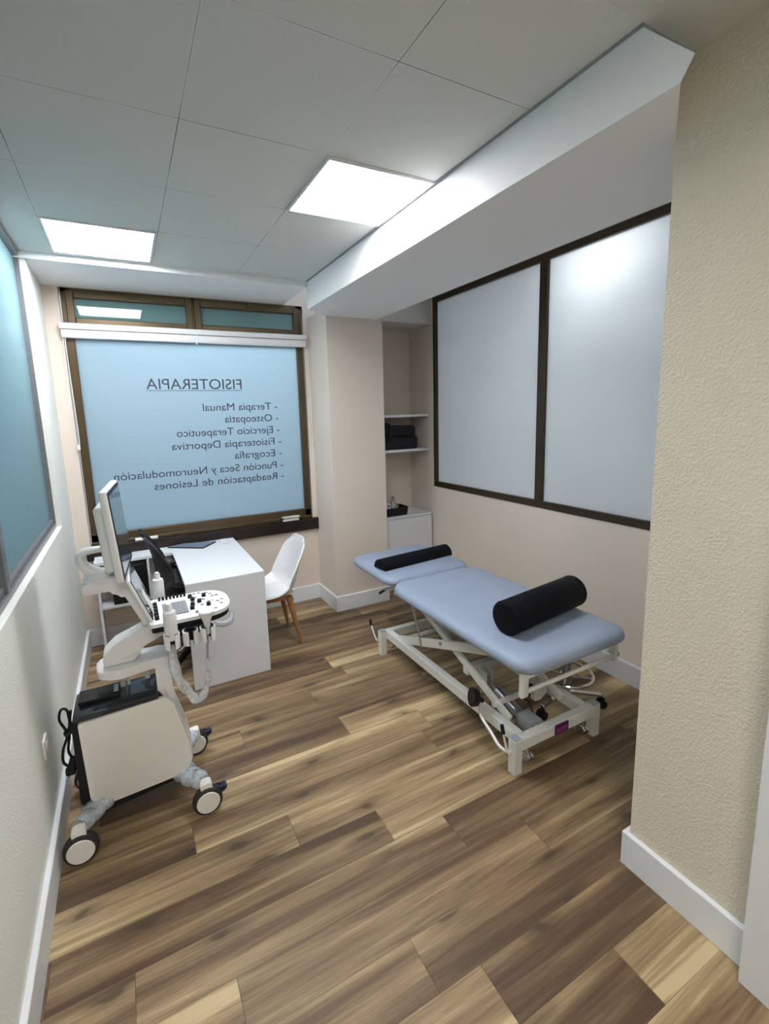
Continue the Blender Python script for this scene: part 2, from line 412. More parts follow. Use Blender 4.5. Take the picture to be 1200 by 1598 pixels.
# left wall with its long interior window
LW0, LW1, LWZ = -1.2, 3.67, 1.132
bm = B()
box(bm, XL-0.12, XL, -2.6, YW+0.2, -0.06, LWZ)
box(bm, XL-0.12, XL, LW1, YW+0.2, LWZ, 2.99)
box(bm, XL-0.12, XL, -2.6, LW0, LWZ, 2.99)
struct('wall_left', bm, 'wall_left')
g = sgroup('window_1', (XL-0.06, LW0, LWZ))
bm = B(); XF = XL-0.028
box(bm, XF-0.04, XF, LW0, LW1, LWZ, LWZ+0.028, 0.003, 1)
box(bm, XF-0.055, XF-0.012, LW0, LW1, LWZ+0.028, LWZ+0.055, 0.003, 1)
box(bm, XF-0.04, XF, LW0, LW1, ZC-0.035, ZC, 0.003, 1)
box(bm, XF-0.04, XF, LW1-0.018, LW1, LWZ+0.028, ZC-0.035, 0.002, 1)
for yy in (2.235, 0.80, -0.6): box(bm, XF-0.04, XF-0.002, yy-0.028, yy+0.028, LWZ+0.028, ZC-0.035, 0.003, 1)
part('window_frame', bm, 'greyalu', g)
bm = B(); box(bm, XF-0.036, XF-0.028, LW0, LW1, LWZ+0.02, ZC-0.02); part('pane', bm, 'pane_left', g)

# window wall
WX0, WX1, WZ0, WZ1 = -0.318, 1.536, 0.828, 2.795
bm = B()
box(bm, XL-0.12, 2.15, YW, YW+0.2, -0.06, 0.72)
box(bm, XL-0.12, WX0-0.012, YW, YW+0.2, 0.72, 2.99)
box(bm, WX1+0.012, 2.15, YW, YW+0.2, 0.72, 2.99)
box(bm, WX0-0.012, WX1+0.012, YW, YW+0.2, WZ1, 2.99)
struct('wall_back', bm, 'wall')
bm = B(); box(bm, WX0-0.045, WX1+0.065, YW-0.035, YW+0.1, 0.716, WZ0, 0.004, 1)
struct('trim_sill', bm, 'sill')
g = sgroup('window_2', (0.6, YW+0.03, WZ0))
bm = B(); y0, y1 = YW+0.0, YW+0.06
ZT = 2.535    # transom bar
box(bm, WX0, WX0+0.058, y0, y1, WZ0, WZ1, 0.004, 1)
box(bm, WX1-0.058, WX1, y0, y1, WZ0, WZ1, 0.004, 1)
box(bm, WX0, WX1, y0, y1, WZ0, WZ0+0.092, 0.004, 1)
box(bm, WX0, WX1, y0-0.01, y1, WZ0-0.0, WZ0+0.03, 0.004, 1)
box(bm, WX0, WX1, y0, y1, ZT-0.10, ZT, 0.004, 1)
box(bm, WX0, WX1, y0, y1, WZ1-0.035, WZ1, 0.004, 1)
box(bm, 0.580, 0.618, y0, y1, ZT, WZ1, 0.004, 1)
part('window_frame', bm, 'bronze', g)
for a, b in ((WX0+0.03, 0.592), (0.606, WX1-0.03)):
    bm = B(); w_ = 0.052
    box(bm, a, a+w_, y0-0.018, y1-0.01, ZT-0.004, WZ1-0.022, 0.005, 1); box(bm, b-w_, b, y0-0.018, y1-0.01, ZT-0.004, WZ1-0.022, 0.005, 1)
    box(bm, a+w_, b-w_, y0-0.018, y1-0.01, ZT-0.004, ZT+0.046, 0.005, 1); box(bm, a+w_, b-w_, y0-0.018, y1-0.01, WZ1-0.074, WZ1-0.022, 0.005, 1)
    mid_ = (a+b)/2
    box(bm, mid_-0.012, mid_+0.012, y0-0.03, y0-0.015, WZ1-0.06, WZ1-0.006, 0.003, 1)
    sash = part('transom_sash', bm, 'bronze', g)
    bm = B(); box(bm, a+0.04, b-0.04, y0+0.012, y0+0.018, ZT+0.03, WZ1-0.06); part('transom_pane', bm, 'pane_transom', sash)
bm = B(); box(bm, WX0+0.05, WX1-0.05, y0+0.028, y0+0.034, WZ0+0.08, ZT-0.09); part('pane', bm, 'pane_street', g)

def lettering(txt, x_right, x_left, z_base, cap, name='lettering', weight=0.0):
    cu = bpy.data.curves.new(name, 'FONT'); cu.body = txt; cu.size = cap / 0.70; cu.extrude = 0.0006; cu.offset = weight
    cu.align_x = 'LEFT'
    o = bpy.data.objects.new(name, cu); C.objects.link(o)
    bpy.context.view_layer.update()
    xs = [c[0] for c in o.bound_box]; wd = max(xs) - min(xs); x0_ = min(xs)
    dg = bpy.context.evaluated_depsgraph_get()
    me = bpy.data.meshes.new_from_object(o.evaluated_get(dg))
    bpy.data.objects.remove(o)
    k = (x_right - x_left) / wd
    base = wl(g)
    for v in me.vertices:      # faces the street, so it reads backwards from indoors
        x, y, z = v.co
        v.co = Vector((x_right - (x - x0_)*k, y0 + 0.0265 + z, z_base + y)) - base
    me.materials.clear(); me.materials.append(MT['ink'])
    q = bpy.data.objects.new(name, me); C.objects.link(q); q.parent = g
    return q
lettering('FISIOTERAPIA', 0.957, 0.192, 2.060, 0.086, weight=0.0)
bm = B(); box(bm, 0.192, 0.957, y0+0.0255, y0+0.0275, 2.046, 2.050); part('lettering_underline', bm, 'ink', g)
LN = [('- Terapia Manual', 0.615, 1.267, 1.880), ('- Osteopatía', 0.790, 1.270, 1.776), ('- Ejercicio Terapeutico', 0.388, 1.275, 1.668),
      ('- Fisioterapia Deportiva', 0.338, 1.285, 1.560), ('- Ecografía', 0.850, 1.286, 1.452), ('- Punción Seca y Neuromodulación', -0.112, 1.291, 1.340),
      ('- Readaptación de Lesiones', 0.175, 1.292, 1.236)]
for s_, xl_, xr_, zb_ in LN: lettering(s_, xr_, xl_, zb_-0.004, 0.064)

# pillar between window and niche, niche, right wall
bm = B(); box(bm, 1.595, 2.141, 3.846, YW+0.02, -0.06, 2.70, 0.003, 1); struct('wall_pillar', bm, 'wall')
bm = B(); box(bm, 2.05, XR+0.1, 4.42, 4.52, -0.06, 2.99); box(bm, 2.05, 2.141, YW, 4.45, -0.06, 2.9); struct('wall_niche', bm, 'wall')
RW0, RW1, RZ0, RZ1 = 0.9, 3.967, 1.06, 2.905
bm = B()
box(bm, XR, XR+0.12, 0.3, 4.5, -0.06, RZ0)
box(bm, XR, XR+0.12, RW1, 4.5, RZ0, 2.99)
box(bm, XR, XR+0.12, 0.3, RW1, RZ1, 2.99)
struct('wall_right', bm, 'wall')
g3 = sgroup('window_3', (XR+0.03, RW0, RZ0))
bm = B(); xa, xb = XR-0.012, XR+0.04
box(bm, xa, xb, RW0, RW1, RZ0-0.004, RZ0+0.05, 0.003, 1); box(bm, xa, xb, RW0, RW1, RZ1-0.052, RZ1, 0.003, 1)
box(bm, xa, xb, RW1-0.05, RW1, RZ0+0.05, RZ1-0.052, 0.003, 1)
box(bm, xa, xb, 2.546, 2.618, RZ0+0.05, RZ1-0.052, 0.003, 1); box(bm, xa, xb, 1.10, 1.17, RZ0+0.05, RZ1-0.052, 0.003, 1)
part('window_frame', bm, 'darkbronze', g3)
bm = B(); box(bm, XR+0.014, XR+0.022, RW0, RW1-0.02, RZ0+0.02, RZ1-0.02); part('pane', bm, 'pane_right', g3)

# projecting wall at the right near the door, with its rounded top corner
bm = B()
prism(bm, rounded([(-2.6, -0.06), (0.985, -0.06), (0.985, 2.842), (-2.6, 2.842)], [0, 0, 0.05, 0]), 1.612, 2.95, 'x', 0.004, 1)
struct('wall_entrance', bm, 'wall_rough')
bm = B(); box(bm, -0.7, 3.2, -2.7, -2.6, -0.06, 2.99); struct('wall_hall', bm, 'wall')
bm = B(); box(bm, 1.542, 1.66, 0.30, 0.567, 0, 2.08, 0.003, 1); box(bm, 1.555, 1.66, -0.6, 0.30, 0, 2.08, 0.003, 1); struct('trim_door_casing', bm, 'skirting')

bm = B(); box(bm, -8, 10, 4.6, 14, -0.2, -0.1); struct('ground_street', bm, 'outdoor')
# skirting boards
def skirt(name, x0, x1, y0_, y1_):
    bm = B(); box(bm, x0, x1, y0_, y1_, 0, 0.145, 0.003, 1); struct(name, bm, 'skirting')
skirt('baseboard_left', XL, XL+0.022, -2.6, YW)
skirt('baseboard_back', XL+0.022, 1.595, YW-0.018, YW)
skirt('baseboard_pillar_side', 1.577, 1.595, 3.828, YW-0.018)
skirt('baseboard_pillar', 1.595, 2.141, 3.828, 3.846)
skirt('baseboard_right', XR-0.018, XR, 1.003, 4.0)
skirt('baseboard_entrance_end', 1.59, 2.766, 0.985, 1.003)
skirt('baseboard_entrance', 1.590, 1.612, 0.567, 0.985)

# ------------------------------------------------------------------ ceiling lights
def led(name, x, y, label, wid=0.546):
    t = thing(name, label, 'ceiling light', (x+0.279, y+0.279, ZC), 'square ceiling light panels')
    bm = B(); z0, z1 = ZC-0.009, ZC+0.001; a, b = x+0.004, x+0.004+wid; c, d = y+0.006, y+0.552; w_ = 0.012
    box(bm, a, b, c, c+w_, z0, z1); box(bm, a, b, d-w_, d, z0, z1); box(bm, a, a+w_, c+w_, d-w_, z0, z1); box(bm, b-w_, b, c+w_, d-w_, z0, z1)
    part('frame', bm, 'whiteplast', t)
    bm = B(); box(bm, a+w_, b-w_, c+w_, d-w_, ZC-0.003, ZC-0.0005); part('diffuser', bm, 'led', t)
led('ceiling_light', 0.834, 1.9128, 'lit square ceiling panel next to the white beam', 0.520)
led('ceiling_light', -0.282, 3.0288, 'lit square ceiling panel in the corner above the shop window')

# ------------------------------------------------------------------ roller blind, sill objects, outlet
t = thing('roller_blind', 'rolled-up white roller blind in its cassette across the window', 'blind', (0.6, YW-0.03, 2.43))
bm = B(); box(bm, -0.348, 1.555, YW-0.062, YW-0.004, 2.492, 2.535, 0.006, 2); part('cassette', bm, 'whiteplast', t)
bm = B(); box(bm, -0.340, 1.548, YW-0.052, YW-0.006, 2.430, 2.4895, 0.008, 2)
box(bm, 0.595, 0.607, YW-0.056, YW-0.05, 2.415, 2.50, 0.002, 1); part('rolled_fabric', bm, 'whiteplast', t)
for sx_, zb_ in ((-0.333, 1.63), (1.552, 1.585)):
    bm = B(); tube(bm, [(sx_, YW-0.03, 2.45), (sx_, YW-0.032, 2.0), (sx_+0.003, YW-0.034, zb_+0.05), (sx_+0.012, YW-0.034, zb_), (sx_+0.022, YW-0.034, zb_+0.05), (sx_+0.018, YW-0.032, 2.0), (sx_+0.012, YW-0.03, 2.45)], 0.0024, 6)
    ch = part('bead_chain', bm, 'whiteplast', t)
    bm = B(); box(bm, sx_+0.003, sx_+0.022, YW-0.04, YW-0.028, zb_-0.03, zb_+0.012, 0.003, 1); part('chain_weight', bm, 'whiteplast', ch)

bm = B()   # small white dish on the sill
prism(bm, rounded([(1.245, YW-0.032), (1.40, YW-0.032), (1.40, YW+0.0), (1.245, YW+0.0)], 0.012), WZ0, WZ0+0.012, 'z')
for v in bm.verts: pass
pr_ = rounded([(1.237, YW-0.045), (1.408, YW-0.045), (1.408, YW-0.003), (1.237, YW-0.003)], 0.014)
pr2 = rounded([(1.250, YW-0.033), (1.395, YW-0.033), (1.395, YW-0.003-0.006), (1.250, YW-0.009)], 0.01)
prism(bm, pr2, WZ0+0.006, WZ0+0.02, 'z'); prism(bm, pr_, WZ0+0.034, WZ0+0.042, 'z', 0.002, 1)
a_ = [bm.verts.new((*p_, WZ0+0.02)) for p_ in pr2]; b_ = [bm.verts.new((*p_, WZ0+0.035)) for p_ in pr_]
for i in range(len(a_)): bm.faces.new((a_[i], a_[(i+1) % len(a_)], b_[(i+1) % len(a_)], b_[i]))
tag(part('dish', bm, 'whiteplast', origin=(1.32, YW-0.03, WZ0)), 'small white plastic dish at the right end of the dark window sill', 'dish')
bm = B(); tube(bm, [(-0.01, YW-0.022, WZ0+0.014), (0.16, YW-0.022, WZ0+0.014)], 0.013, 12, smooth=False)
tag(part('remote_control', bm, 'whiteplast', origin=(0.08, YW-0.022, WZ0)), 'slim white stick lying on the sill behind the black chair', 'remote')

t = thing('wall_outlet', 'white wall socket on the left wall beside the ultrasound cart', 'wall socket', (XL, 2.235, 0.43))
bm = B(); box(bm, XL, XL+0.010, 2.195, 2.275, 0.43, 0.51, 0.003, 2); part('plate', bm, 'whiteplast', t)
bm = B(); cyl(bm, (XL+0.009, 2.235, 0.47), (XL+0.013, 2.235, 0.47), 0.022, 0.020); part('socket_face', bm, 'cream', t)
t = thing('door_stop', 'small round chrome door stop above the right skirting board', 'door stop', (XR, 1.90, 0.16))
bm = B(); cyl(bm, (XR, 1.90, 0.175), (XR-0.02, 1.90, 0.175), 0.012, 0.016); part('body', bm, 'steel', t)
bm = B(); cyl(bm, (XR-0.02, 1.90, 0.175), (XR-0.03, 1.90, 0.175), 0.015, 0.012); part('rubber_pad', bm, 'greyplast', t)

# ------------------------------------------------------------------ desk
t = thing('desk', 'white L-shaped laminate desk under the window', 'desk', (0.5, 3.7, 0))
DX0, DX1, DY0 = 0.247, 0.768, 3.165
bm = B(); prism(bm, [(DX0, DY0), (DX1, DY0), (DX1, YW-0.037), (-0.31, YW-0.037), (-0.31, 4.035), (DX0, 4.035)], 0.727, 0.748, 'z', 0.0015, 1)
part('desktop', bm, 'whitelam', t)
bm = B(); box(bm, DX0+0.001, DX1-0.001, DY0+0.001, DY0+0.022, 0, 0.7265, 0.001, 1); part('end_panel', bm, 'whitelam', t)
bm = B(); box(bm, 0.600, 0.618, DY0+0.022, YW-0.06, 0.30, 0.7265); part('modesty_panel', bm, 'whitelam', t)
bm = B(); box(bm, -0.305, -0.287, 4.036, YW-0.04, 0, 0.7265); part('side_panel', bm, 'whitelam', t)
bm = B(); box(bm, 0.052, 0.068, 4.036, YW-0.04, 0.375, 0.7265); part('divider', bm, 'whitelam', t)
bm = B(); box(bm, -0.287, 0.5995, 4.036, YW-0.04, 0.372, 0.39); part('shelf', bm, 'whitelam', t)
bm = B(); box(bm, 0.068, 0.245, YW-0.06, YW-0.045, 0.39, 0.7265); part('back_panel', bm, 'whitelam', t)
t = thing('computer_tower', 'black computer case on the shelf under the desk return', 'computer', (-0.08, 4.13, 0.39))
bm = B(); box(bm, -0.205, 0.045, 4.045, YW-0.05, 0.391, 0.715, 0.006, 2); part('case', bm, 'blackplast', t)
bm = B(); box(bm, -0.185, 0.025, 4.041, 4.046, 0.42, 0.69, 0.002, 1); part('front_panel', bm, 'blackplast', t)

t = thing('tablet', 'dark blue closed tablet computer lying on the desk', 'tablet', (0.40, 4.1, 0.748))
poly = [(0.226, 4.235), (0.335, 4.238), (0.60, 4.215), (0.475, 3.995)]
poly = [(0.225, 4.232), (0.475, 3.998), (0.62, 4.205), (0.40, 4.236)]
poly = [(0.215, 4.200), (0.480, 4.005), (0.612, 4.160), (0.36, 4.238)]
bm = B(); prism(bm, rounded(poly, 0.008), 0.7485, 0.758, 'z', 0.002, 1); part('body', bm, 'blackplast', t)
cx_, cy_ = sum(p_[0] for p_ in poly)/4, sum(p_[1] for p_ in poly)/4
bm = B(); prism(bm, rounded([(cx_+(a-cx_)*.96, cy_+(b-cy_)*.96) for a, b in poly], 0.006), 0.7581, 0.7595, 'z'); part('lid', bm, 'laptop', t)
t = thing('power_adapter', 'small white plug adapter with cord on the desk beside the tablet', 'adapter', (0.66, 4.14, 0.748))
bm = B(); box(bm, 0.635, 0.70, 4.11, 4.16, 0.7485, 0.771, 0.005, 2); part('body', bm, 'whiteplast', t)
bm = B(); tube(bm, [(0.66, 4.11, 0.755), (0.65, 4.07, 0.7515), (0.68, 4.03, 0.7515), (0.705, 4.06, 0.7515), (0.70, 4.10, 0.7515)], 0.002, 6); part('cord', bm, 'whiteplast', t)

# ------------------------------------------------------------------ shell chairs
def shell(bm, prof, thick=0.012, nu=14):
    """prof: list of (forward, up, half width, side rise, side forward) from seat front to back top"""
    P = [Vector(p_[:2] + (0,)) for p_ in prof]
    rows = []
    K = 6
    n = len(prof)
    def cr(vals, t):
        i = min(int(t), n-2); s = t - i
        p0 = vals[max(i-1, 0)]; p1 = vals[i]; p2 = vals[i+1]; p3 = vals[min(i+2, n-1)]
        return 0.5*((2*p1)+(p2-p0)*s+(2*p0-5*p1+4*p2-p3)*s*s+(3*p1-p0-3*p2+p3)*s**3)
    cols = list(zip(*prof))
    for k in range((n-1)*K+1):
        t = k/K; fw, up, hw, rise, sf = (cr(c, t) for c in cols)
        rows.append([Vector((fw + sf*abs(q)**2.6, q*hw, up + rise*abs(q)**2.6)) for q in [(-1+2*j/nu) for j in range(nu+1)]])
    # round the two ends
    top = [[bm.verts.new(v) for v in r_] for r_ in rows]
    for a, b in zip(top, top[1:]):
        for j in range(nu): bm.faces.new((a[j], a[j+1], b[j+1], b[j]))
    bmesh.ops.recalc_face_normals(bm, faces=bm.faces)
    bmesh.ops.solidify(bm, geom=list(bm.faces), thickness=thick)
    return bm
def xf(bm, loc, rz):
    m = Matrix.Translation(loc) @ Matrix.Rotation(rz, 4, 'Z')
    for v in bm.verts: v.co = m @ v.co
    return bm

loc = Vector((0.90, 3.60, 0)); rz = PI
t = thing('shell_chair', 'white plastic shell chair with wooden legs tucked under the desk', 'chair', loc)
prof = [(0.245, 0.40, 0.165, 0.0, 0.0), (0.235, 0.425, 0.20, 0.005, 0.0), (0.13, 0.425, 0.228, 0.03, 0.0), (0.0, 0.41, 0.235, 0.055, 0.0), (-0.11, 0.415, 0.235, 0.085, 0.03),
        (-0.175, 0.47, 0.232, 0.07, 0.075), (-0.205, 0.56, 0.228, 0.03, 0.08), (-0.232, 0.66, 0.222, 0.0, 0.07), (-0.262, 0.77, 0.205, -0.02, 0.05), (-0.280, 0.828, 0.165, -0.03, 0.03), (-0.286, 0.846, 0.11, -0.02, 0.02)]
bm = shell(B(), prof); part('shell', xf(bm, loc, rz), 'whiteplast', t, 60)
bm = B(); box(bm, -0.16, 0.16, -0.15, 0.15, 0.418, 0.437, 0.008, 2); 
part('seat_pad', xf(bm, loc, rz), 'whiteplast', t)
bm = B()
for s_ in (-1, 1):
    beam(bm, (-0.15, s_*0.10, 0.385), (0.15, s_*0.10, 0.385), 0.03, 0.035); beam(bm, (s_*0.14, -0.14, 0.375), (s_*0.14, 0.14, 0.375), 0.035, 0.03)
cyl(bm, (0, 0, 0.37), (0, 0, 0.41), 0.09)
part('under_frame', xf(bm, loc, rz), 'beech', t)
for sx_ in (-1, 1):
    for sy_ in (-1, 1):
        bm = B(); cyl(bm, (sx_*0.125, sy_*0.115, 0.392), (sx_*0.195, sy_*0.175, 0.0), 0.026, 0.012, 16)
        part('leg', xf(bm, loc, rz), 'beech', t)

loc = Vector((0.305, 3.66, 0)); rz = 0.06
t = thing('office_chair', 'black moulded armchair between the ultrasound cart and the desk', 'chair', loc)
prof = [(0.25, 0.50, 0.19, 0.0, 0.0), (0.235, 0.52, 0.22, 0.01, 0.0), (0.12, 0.52, 0.25, 0.10, 0.0), (0.0, 0.51, 0.27, 0.15, 0.0), (-0.12, 0.52, 0.285, 0.16, 0.02),
        (-0.185, 0.58, 0.29, 0.12, 0.05), (-0.19, 0.68, 0.27, 0.03, 0.07), (-0.195, 0.78, 0.215, 0.0, 0.08), (-0.215, 0.88, 0.18, 0.0, 0.05), (-0.242, 0.96, 0.15, 0.0, 0.03), (-0.268, 1.015, 0.11, -0.01, 0.015), (-0.276, 1.03, 0.07, -0.01, 0.01)]
bm = shell(B(), prof, 0.014); part('shell', xf(bm, loc, rz), 'blackplast', t, 60)
bm = B(); box(bm, -0.12, 0.22, -0.19, 0.19, 0.515, 0.555, 0.018, 3); part('seat_cushion', xf(bm, loc, rz), 'fabric', t)
for s_ in (-1, 1):
    bm = B(); tube(bm, [(-0.13, s_*0.245, 0.60), (-0.08, s_*0.262, 0.68), (0.0, s_*0.265, 0.705), (0.12, s_*0.262, 0.70), (0.20, s_*0.255, 0.67), (0.215, s_*0.235, 0.58), (0.19, s_*0.20, 0.52)], 0.018, 10)
    part('armrest', xf(bm, loc, rz), 'blackplast', t)
bm = B(); cyl(bm, (0, 0, 0.08), (0, 0, 0.30), 0.028); cyl(bm, (0, 0, 0.30), (0, 0, 0.50), 0.016); box(bm, -0.09, 0.09, -0.07, 0.07, 0.47, 0.505, 0.006, 1); part('column', xf(bm, loc, rz), 'blackplast', t)
for k in range(5):
    a = 2*PI*k/5 + 0.3; c_, s_ = math.cos(a), math.sin(a)
    bm = B(); beam(bm, (0, 0, 0.10), (0.27*c_, 0.27*s_, 0.075), 0.04, 0.028); lg = part('leg', xf(bm, loc, rz), 'blackplast', t)
    bm = B(); q = (-s_, c_)
    for w_ in (-1, 1):
        p0 = Vector((0.27*c_+q[0]*w_*0.008, 0.27*s_+q[1]*w_*0.008, 0.027)); p1 = p0 + Vector((q[0], q[1], 0))*w_*0.018; cyl(bm, p0, p1, 0.027)
    cyl(bm, (0.27*c_, 0.27*s_, 0.03), (0.27*c_, 0.27*s_, 0.075), 0.008)
    part('caster', xf(bm, loc, rz), 'blackplast', lg)

# ------------------------------------------------------------------ niche: cabinet, shelves and what stands on them
t = thing('cabinet', 'low white cabinet filling the bottom of the niche', 'cabinet', (2.45, 4.2, 0))
bm = B(); box(bm, 2.145, 2.768, 4.025, 4.415, 0.0, 0.755); part('body', bm, 'whitelam', t)
bm = B(); box(bm, 2.143, 2.770, 4.003, 4.416, 0.756, 0.776, 0.0015, 1); part('top', bm, 'whitelam', t)
bm = B(); box(bm, 2.225, 2.766, 4.003, 4.023, 0.02, 0.750, 0.0015, 1); part('door', bm, 'whitelam', t)
for z_, lab in ((1.780, 'upper white shelf board in the wall niche'), (1.432, 'lower white shelf board in the niche, under the dark bag')):
    bm = B(); box(bm, 2.142, 2.783, 4.07, 4.418, z_-0.012, z_+0.012, 0.0015, 1)
    tag(part('shelf', bm, 'whitelam', origin=(2.46, 4.24, z_)), lab, 'shelf', 'white boards in the niche')
t = thing('storage_bag', 'dark fabric bag folded on the lower niche shelf', 'bag', (2.45, 4.2, 1.444))
bm = B(); box(bm, 2.165, 2.675, 4.10, 4.38, 1.4445, 1.575, 0.03, 4)
for v in bm.verts: v.co += Vector((0.006*math.sin(v.co.z*60+v.co.x*20), 0.006*math.sin(v.co.x*33), 0.0))
part('body', bm, 'fabric', t)
bm = B(); box(bm, 2.175, 2.655, 4.11, 4.38, 1.572, 1.685, 0.03, 4)
for v in bm.verts: v.co += Vector((0.0, 0.006*math.sin(v.co.x*25+1), 0.006*math.sin(v.co.x*18)))
part('top_flap', bm, 'fabric', t)
bm = B(); tube(bm, [(2.20, 4.11, 1.66), (2.23, 4.085, 1.70), (2.29, 4.085, 1.705), (2.34, 4.09, 1.68), (2.33, 4.095, 1.60), (2.34, 4.09, 1.54)], 0.012, 8); part('strap', bm, 'fabric', t)

t = thing('tray', 'black open tray on top of the niche cabinet', 'tray', (2.35, 4.13, 0.776))
bm = B(); x0, x1, y0_, y1_ = 2.185, 2.500, 4.035, 4.235; zt = 0.862
box(bm, x0+.012, x1-.012, y0_+.012, y1_-.012, 0.7765, 0.786)
def slant(p, q, d):   # one sloping wall of the tray
    a = Vector((*p, 0.777)); b = Vector((*q, 0.777)); c = Vector((q[0]+d[0]*.014, q[1]+d[1]*.014, zt)); e = Vector((p[0]+d[0]*.014, p[1]+d[1]*.014, zt)); o = Vector((-d[0], -d[1], 0))*.006
    V = [bm.verts.new(v) for v in (a, b, c, e, a+o, b+o, c+o, e+o)]
    for ix in ((0,1,2,3),(7,6,5,4),(0,4,5,1),(1,5,6,2),(2,6,7,3),(3,7,4,0)): bm.faces.new([V[i] for i in ix])
slant((x0+.01, y0_+.01), (x1-.01, y0_+.01), (0, -1)); slant((x0+.01, y1_-.01), (x1-.01, y1_-.01), (0, 1)); slant((x0+.01, y0_+.01), (x0+.01, y1_-.01), (-1, 0)); slant((x1-.01, y0_+.01), (x1-.01, y1_-.01), (1, 0))
part('body', bm, 'blackplast', t)
bm = B(); lathe(bm, [(0.032, 0.0), (0.046, 0.012), (0.050, 0.045), (0.046, 0.075), (0.028, 0.105), (0.016, 0.125), (0.0155, 0.16), (0.019, 0.172), (0.012, 0.174)], (2.385, 4.15, 0.788))
tag(part('bottle', bm, 'glassgrey', origin=(2.385, 4.15, 0.788)), 'grey round-bodied bottle with a narrow neck in the black tray', 'bottle')
t = thing('medicine_box', 'small white carton with a blue spot leaning in the tray', 'box', (2.262, 4.11, 0.788))
bm = B(); box(bm, 2.268, 2.322, 4.09, 4.125, 0.788, 0.905, 0.002, 1); part('carton', bm, 'whiteplast', t)
bm = B(); cyl(bm, (2.299, 4.0905, 0.878), (2.299, 4.0885, 0.878), 0.013, n=16); part('blue_spot', bm, 'bluedot', t)
bm = B(); lathe(bm, [(0.014, 0), (0.015, 0.09), (0.006, 0.10), (0.006, 0.125), (0.010, 0.127), (0.010, 0.15)], (2.250, 4.15, 0.788), 16)
tag(part('dropper_bottle', bm, 'blackplast', origin=(2.250, 4.15, 0.788)), 'tiny black-capped bottle at the left end of the tray', 'bottle')

# ------------------------------------------------------------------ treatment table
t = thing('treatment_table', 'adjustable blue-grey treatment table on a cream metal scissor frame', 'treatment table', (1.865, 2.25, 0))
def pad(x0, x1, y0, y1, z0, z1, rad):
    bm = B(); rings = []; h = z1 - z0
    for d, q in ((0.030, 0.0), (0.010, 0.04), (0.002, 0.16), (0.0, 0.34), (0.003, 0.52), (0.010, 0.68), (0.022, 0.81), (0.040, 0.91), (0.064, 0.97), (0.095, 1.0)):
        poly = rounded([(x0+d, y0+d), (x1-d, y0+d), (x1-d, y1-d), (x0+d, y1-d)], [max(0.03, r_-d) for r_ in rad], 10)
        rings.append([bm.verts.new((*p_, z0 + h*q)) for p_ in poly])
    n = len(rings[0])
    for a, b in zip(rings, rings[1:]):
        for k in range(n): bm.faces.new((a[k], a[(k+1) % n], b[(k+1) % n], b[k]))
    bm.faces.new(rings[0][::-1]); bm.faces.new(rings[-1]); return bm
mp = part('mattress', pad(1.505, 2.272, 1.440, 2.738, 0.584, 0.660, [0.12, 0.11, 0.17, 0.17]), 'vinyl', t, 80)
hp = part('headrest', pad(1.544, 2.284, 2.766, 3.465, 0.588, 0.655, [0.11, 0.11, 0.16, 0.16]), 'vinyl', t, 80)
# base
XA, XB, YA, YB = 1.547, 2.180, 1.540, 2.970
bm = B()
for yy in (YA, YB-0.05): box(bm, XA+0.05, XB-0.05, yy, yy+0.05, 0.125, 0.185, 0.003, 1)
for xx in (1.600, 2.078): box(bm, xx, xx+0.05, YA+0.05, YB-0.05, 0.125, 0.185, 0.003, 1)
part('base_frame', bm, 'bedwhite', t)
for xx in (XA, XB-0.05):
    for yy in (YA, YB-0.05):
        bm = B(); box(bm, xx, xx+0.05, yy, yy+0.05, 0.0, 0.188, 0.003, 1); lg = part('leg', bm, 'bedwhite', t)
        bm = B(); box(bm, xx+0.001, xx+0.049, yy+0.001, yy+0.049, 0.188, 0.194, 0.003, 1); part('end_cap', bm, 'capgrey', lg)
        xc = xx + (0.11 if xx < 1.8 else -0.06); bm = B()
        yc_ = yy + 0.025
        cyl(bm, (xc-0.018, yc_, 0.055), (xc-0.004, yc_, 0.055), 0.026); cyl(bm, (xc+0.004, yc_, 0.055), (xc+0.018, yc_, 0.055), 0.026)
        cyl(bm, (xc, yc_, 0.06), (xc, yc_, 0.126), 0.010); box(bm, xc-0.012, xc+0.012, yc_-0.014, yc_+0.014, 0.085, 0.126, 0.003, 1)
        part('caster', bm, 'chrome', t)
# scissor arms
for xx in (1.668, 2.058):
    bm = B(); beam(bm, (xx, 1.70, 0.175), (xx, 2.69, 0.56), 0.022, 0.045); part('scissor_arm', bm, 'bedwhite', t)
    bm = B(); beam(bm, (xx-0.026, 2.80, 0.165), (xx-0.026, 1.72, 0.56), 0.022, 0.055); part('scissor_arm', bm, 'bedwhite', t)
    bm = B(); cyl(bm, (xx-0.045, 2.275, 0.366), (xx+0.02, 2.275, 0.366), 0.011); part('pivot_bolt', bm, 'steel', t)
for (yy, zz, r_) in ((1.80, 0.215, 0.016), (2.66, 0.545, 0.016), (2.74, 0.19, 0.016), (1.76, 0.54, 0.016)):
    bm = B(); cyl(bm, (1.64, yy, zz), (2.07, yy, zz), r_); part('cross_shaft', bm, 'bedwhite', t)
bm = B(); box(bm, 1.69, 2.035, 2.08, 2.13, 0.225, 0.275, 0.004, 1)
box(bm, 1.772, 1.782, 2.01, 2.09, 0.17, 0.26, 0.003, 1); box(bm, 1.818, 1.828, 2.01, 2.09, 0.17, 0.26, 0.003, 1); part('actuator_bracket', bm, 'bedwhite', t)
bm = B(); cyl(bm, (1.80, 2.04, 0.200), (1.80, 1.92, 0.160), 0.010); lathe(bm, [(0.018, 0.0), (0.030, 0.012), (0.030, 0.21), (0.024, 0.215)], (0, 0, 0), 26)
